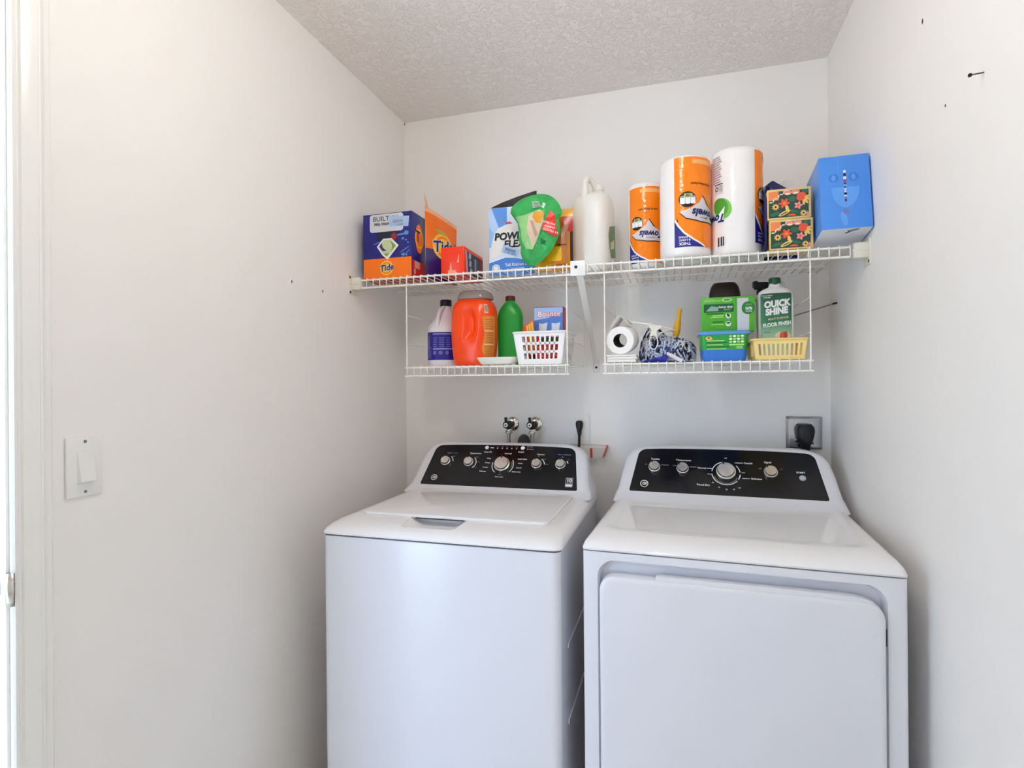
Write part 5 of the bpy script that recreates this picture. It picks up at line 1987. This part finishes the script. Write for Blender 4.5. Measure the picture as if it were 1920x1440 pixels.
def floor_finish():
    t = thing('floor_finish_bottle', 'white floor finish bottle with dark green label standing in the yellow basket', 'bottle', (1.4010, -.262, ZL + .0027), radians(-2))
    body = mat('pale_grey_plastic', '#E2E0DC', .3, var=.02)
    bm = B()
    S = [(.047, .026, 0), (.0505, .029, .004), (.0515, .030, .012), (.0520, .030, .10), (.0520, .030, .185), (.0510, .0295, .200), (.046, .027, .212), (.034, .023, .220), (.022, .019, .2245), (.0175, .0175, .2275), (.0165, .0165, .236)]
    loft(bm, [sup(a, b, z, 3.6 if z < .2 else 2.6, 0, 0, 48) for a, b, z in S])
    obj('bottle_body', bm, body, t, angle=50)
    bm = B()
    lathe(bm, [(.0172, .232), (.0178, .235), (.0172, .252), (.0155, .2545), (.001, .255)], 28)
    obj('cap', bm, mat('bottle_green_cap', '#0F4A2A', .4, var=.08), t)
    def fm(s, q, e):
        x = s
        yy = .0300 * (max(0, 1 - abs(x / .0520) ** 3.6)) ** (1 / 3.6)
        return (x, -yy - e - .0004, q)
    # label field with a vertical blend from dark green to pale green
    m = bpy.data.materials.new('label_green_blend')
    m.use_nodes = True
    nt = m.node_tree
    b = nt.nodes['Principled BSDF']
    b.inputs['Roughness'].default_value = .35
    tc = nt.nodes.new('ShaderNodeTexCoord'); sp = nt.nodes.new('ShaderNodeSeparateXYZ'); mr = nt.nodes.new('ShaderNodeMapRange'); cr = nt.nodes.new('ShaderNodeValToRGB')
    mr.inputs['From Min'].default_value = .05
    mr.inputs['From Max'].default_value = .196
    cr.color_ramp.elements[0].color = lin('#C2D8C4') + (1,)
    cr.color_ramp.elements[1].color = lin('#0F5034') + (1,)
    el = cr.color_ramp.elements.new(.45); el.color = lin('#237A50') + (1,)
    el = cr.color_ramp.elements.new(.22); el.color = lin('#8DB89C') + (1,)
    nt.links.new(tc.outputs['Object'], sp.inputs[0]); nt.links.new(sp.outputs['Z'], mr.inputs['Value']); nt.links.new(mr.outputs['Result'], cr.inputs['Fac']); nt.links.new(cr.outputs['Color'], b.inputs['Base Color'])
    pr = Print(fm, .008)
    pr.rr(-.0435, .0435, .030, .204, .006, m, 0)
    ink = mat('label_ink_green', '#073420', .4)
    # outlined headline
    for (wd, z, sz, dx) in (('QUICK', .171, .0265, .002), ('SHINE', .148, .0265, .001)):
        pr.text(wd, dx, z, sz, PRINT_W, 1, rot=.10, shear=.12, bold=.075, sx=.86)
        pr.text(wd, dx, z, sz, ink, 2, rot=.10, shear=.12, bold=.055, sx=.86)
        pr.text(wd, dx, z, sz, PRINT_W, 3, rot=.10, shear=.12, bold=.036, sx=.86)
    pr.text('HOLLOWAY', -.025, .197, .0055, PRINT_W, 1)
    pr.text('HOUSE', -.025, .191, .0060, PRINT_W, 1, bold=.01)
    pr.text('MULTI SURFACE', .006, .1265, .0080, mat('label_salmon', '#E8BEB0', .4), 1, rot=.10, bold=.015)
    pr.text('FLOOR FINISH', .0025, .1085, .0165, ink, 1, rot=.10, bold=.06, sx=.74)
    pr.text('FLOOR FINISH', .0025, .1085, .0165, PRINT_W, 2, rot=.10, bold=.034, sx=.74)
    pr.ell(.018, .073, .022, .013, mat('label_sand', '#D9CDB4', .4), 1)
    pr.ell(.018, .072, .009, .014, mat('label_vase', '#C9663E', .4), 2)
    pr.ell(.026, .075, .005, .012, mat('label_vase_red', '#B8442E', .4), 3)
    pr.rect(-.034, -.016, .0845, .0862, ink, 1)
    pr.build('front_label', t)
    t = thing('yellow_basket', 'shallow pale yellow slotted basket at the right of the lower shelf', 'basket', (1.3930, -.3105, ZL))
    basket(t, mat('pale_yellow_plastic', '#F0D58A', .32, var=.02), .0665, .0735, -.082, .078, -.0865, .0865, .0600, 10, 1, 9, cx=(.10, .92), ry=(.20, .76), bx=.042, rim=.0032, th=.002)
floor_finish()

def back_bottles():
    t = thing('white_back_bottle', 'white bottle with narrow neck behind the floor finish bottle', 'bottle', (1.4285, -.150, ZL))
    body = mat('dull_white_plastic', '#D6D5D2', .35, var=.02)
    bm = B()
    S = [(.026, 0), (.029, .006), (.030, .02), (.030, .200), (.0295, .224), (.027, .242), (.021, .256), (.015, .263), (.014, .268)]
    lathe(bm, S, 32)
    obj('bottle_body', bm, body, t, angle=60)
    bm = B()
    lathe(bm, [(.0155, .264), (.0160, .267), (.0150, .2785), (.013, .281), (.001, .2812)], 24)
    obj('cap', bm, PLASTIC_W, t)
    t = thing('spray_bottle', 'black trigger spray bottle peeking out left of the floor finish bottle', 'spray bottle', (1.3900, -.108, ZL), radians(12))
    dk = mat('spray_navy_plastic', '#141A2A', .35, var=.1)
    bm = B()
    lathe(bm, [(.019, 0), (.0215, .005), (.0215, .15), (.020, .18), (.015, .205), (.012, .215), (.012, .222)], 28)
    obj('bottle_body', bm, dk, t, angle=60)
    bm = rbox(-.030, .014, -.011, .011, .248, .272, .004, 2)
    add_box(bm, -.010, .010, -.009, .009, .218, .252)
    hd = obj('spray_head', bm, BLACKP, t)
    bm = rbox(-.034, -.020, -.010, .010, .254, .276, .003, 2)
    obj('nozzle', bm, BLACKP, hd)
    bm = B()
    tube(bm, smooth_path([(-.012, 0, .250), (-.018, 0, .238), (-.016, 0, .222), (-.022, 0, .208)], 5), .005, 8)
    obj('trigger', bm, BLACKP, hd)
    # thin rod with a black tip sticking out past the shelf
    t = thing('thin_metal_rod', 'thin metal rod with black tip sticking out towards the right wall', 'rod', (1.485, -.10, 1.543))
    bm = B()
    tube(bm, [(-.10, .0, -.0295), (.116, 0, .034)], .0020, 8)
    obj('shaft', bm, mat('dull_rod_metal', '#8C847E', .4, .6), t)
    bm = B()
    tube(bm, [(.114, 0, .0334), (.1275, 0, .0373)], .0032, 10)
    obj('rod_tip', bm, BLACKP, t)
back_bottles()
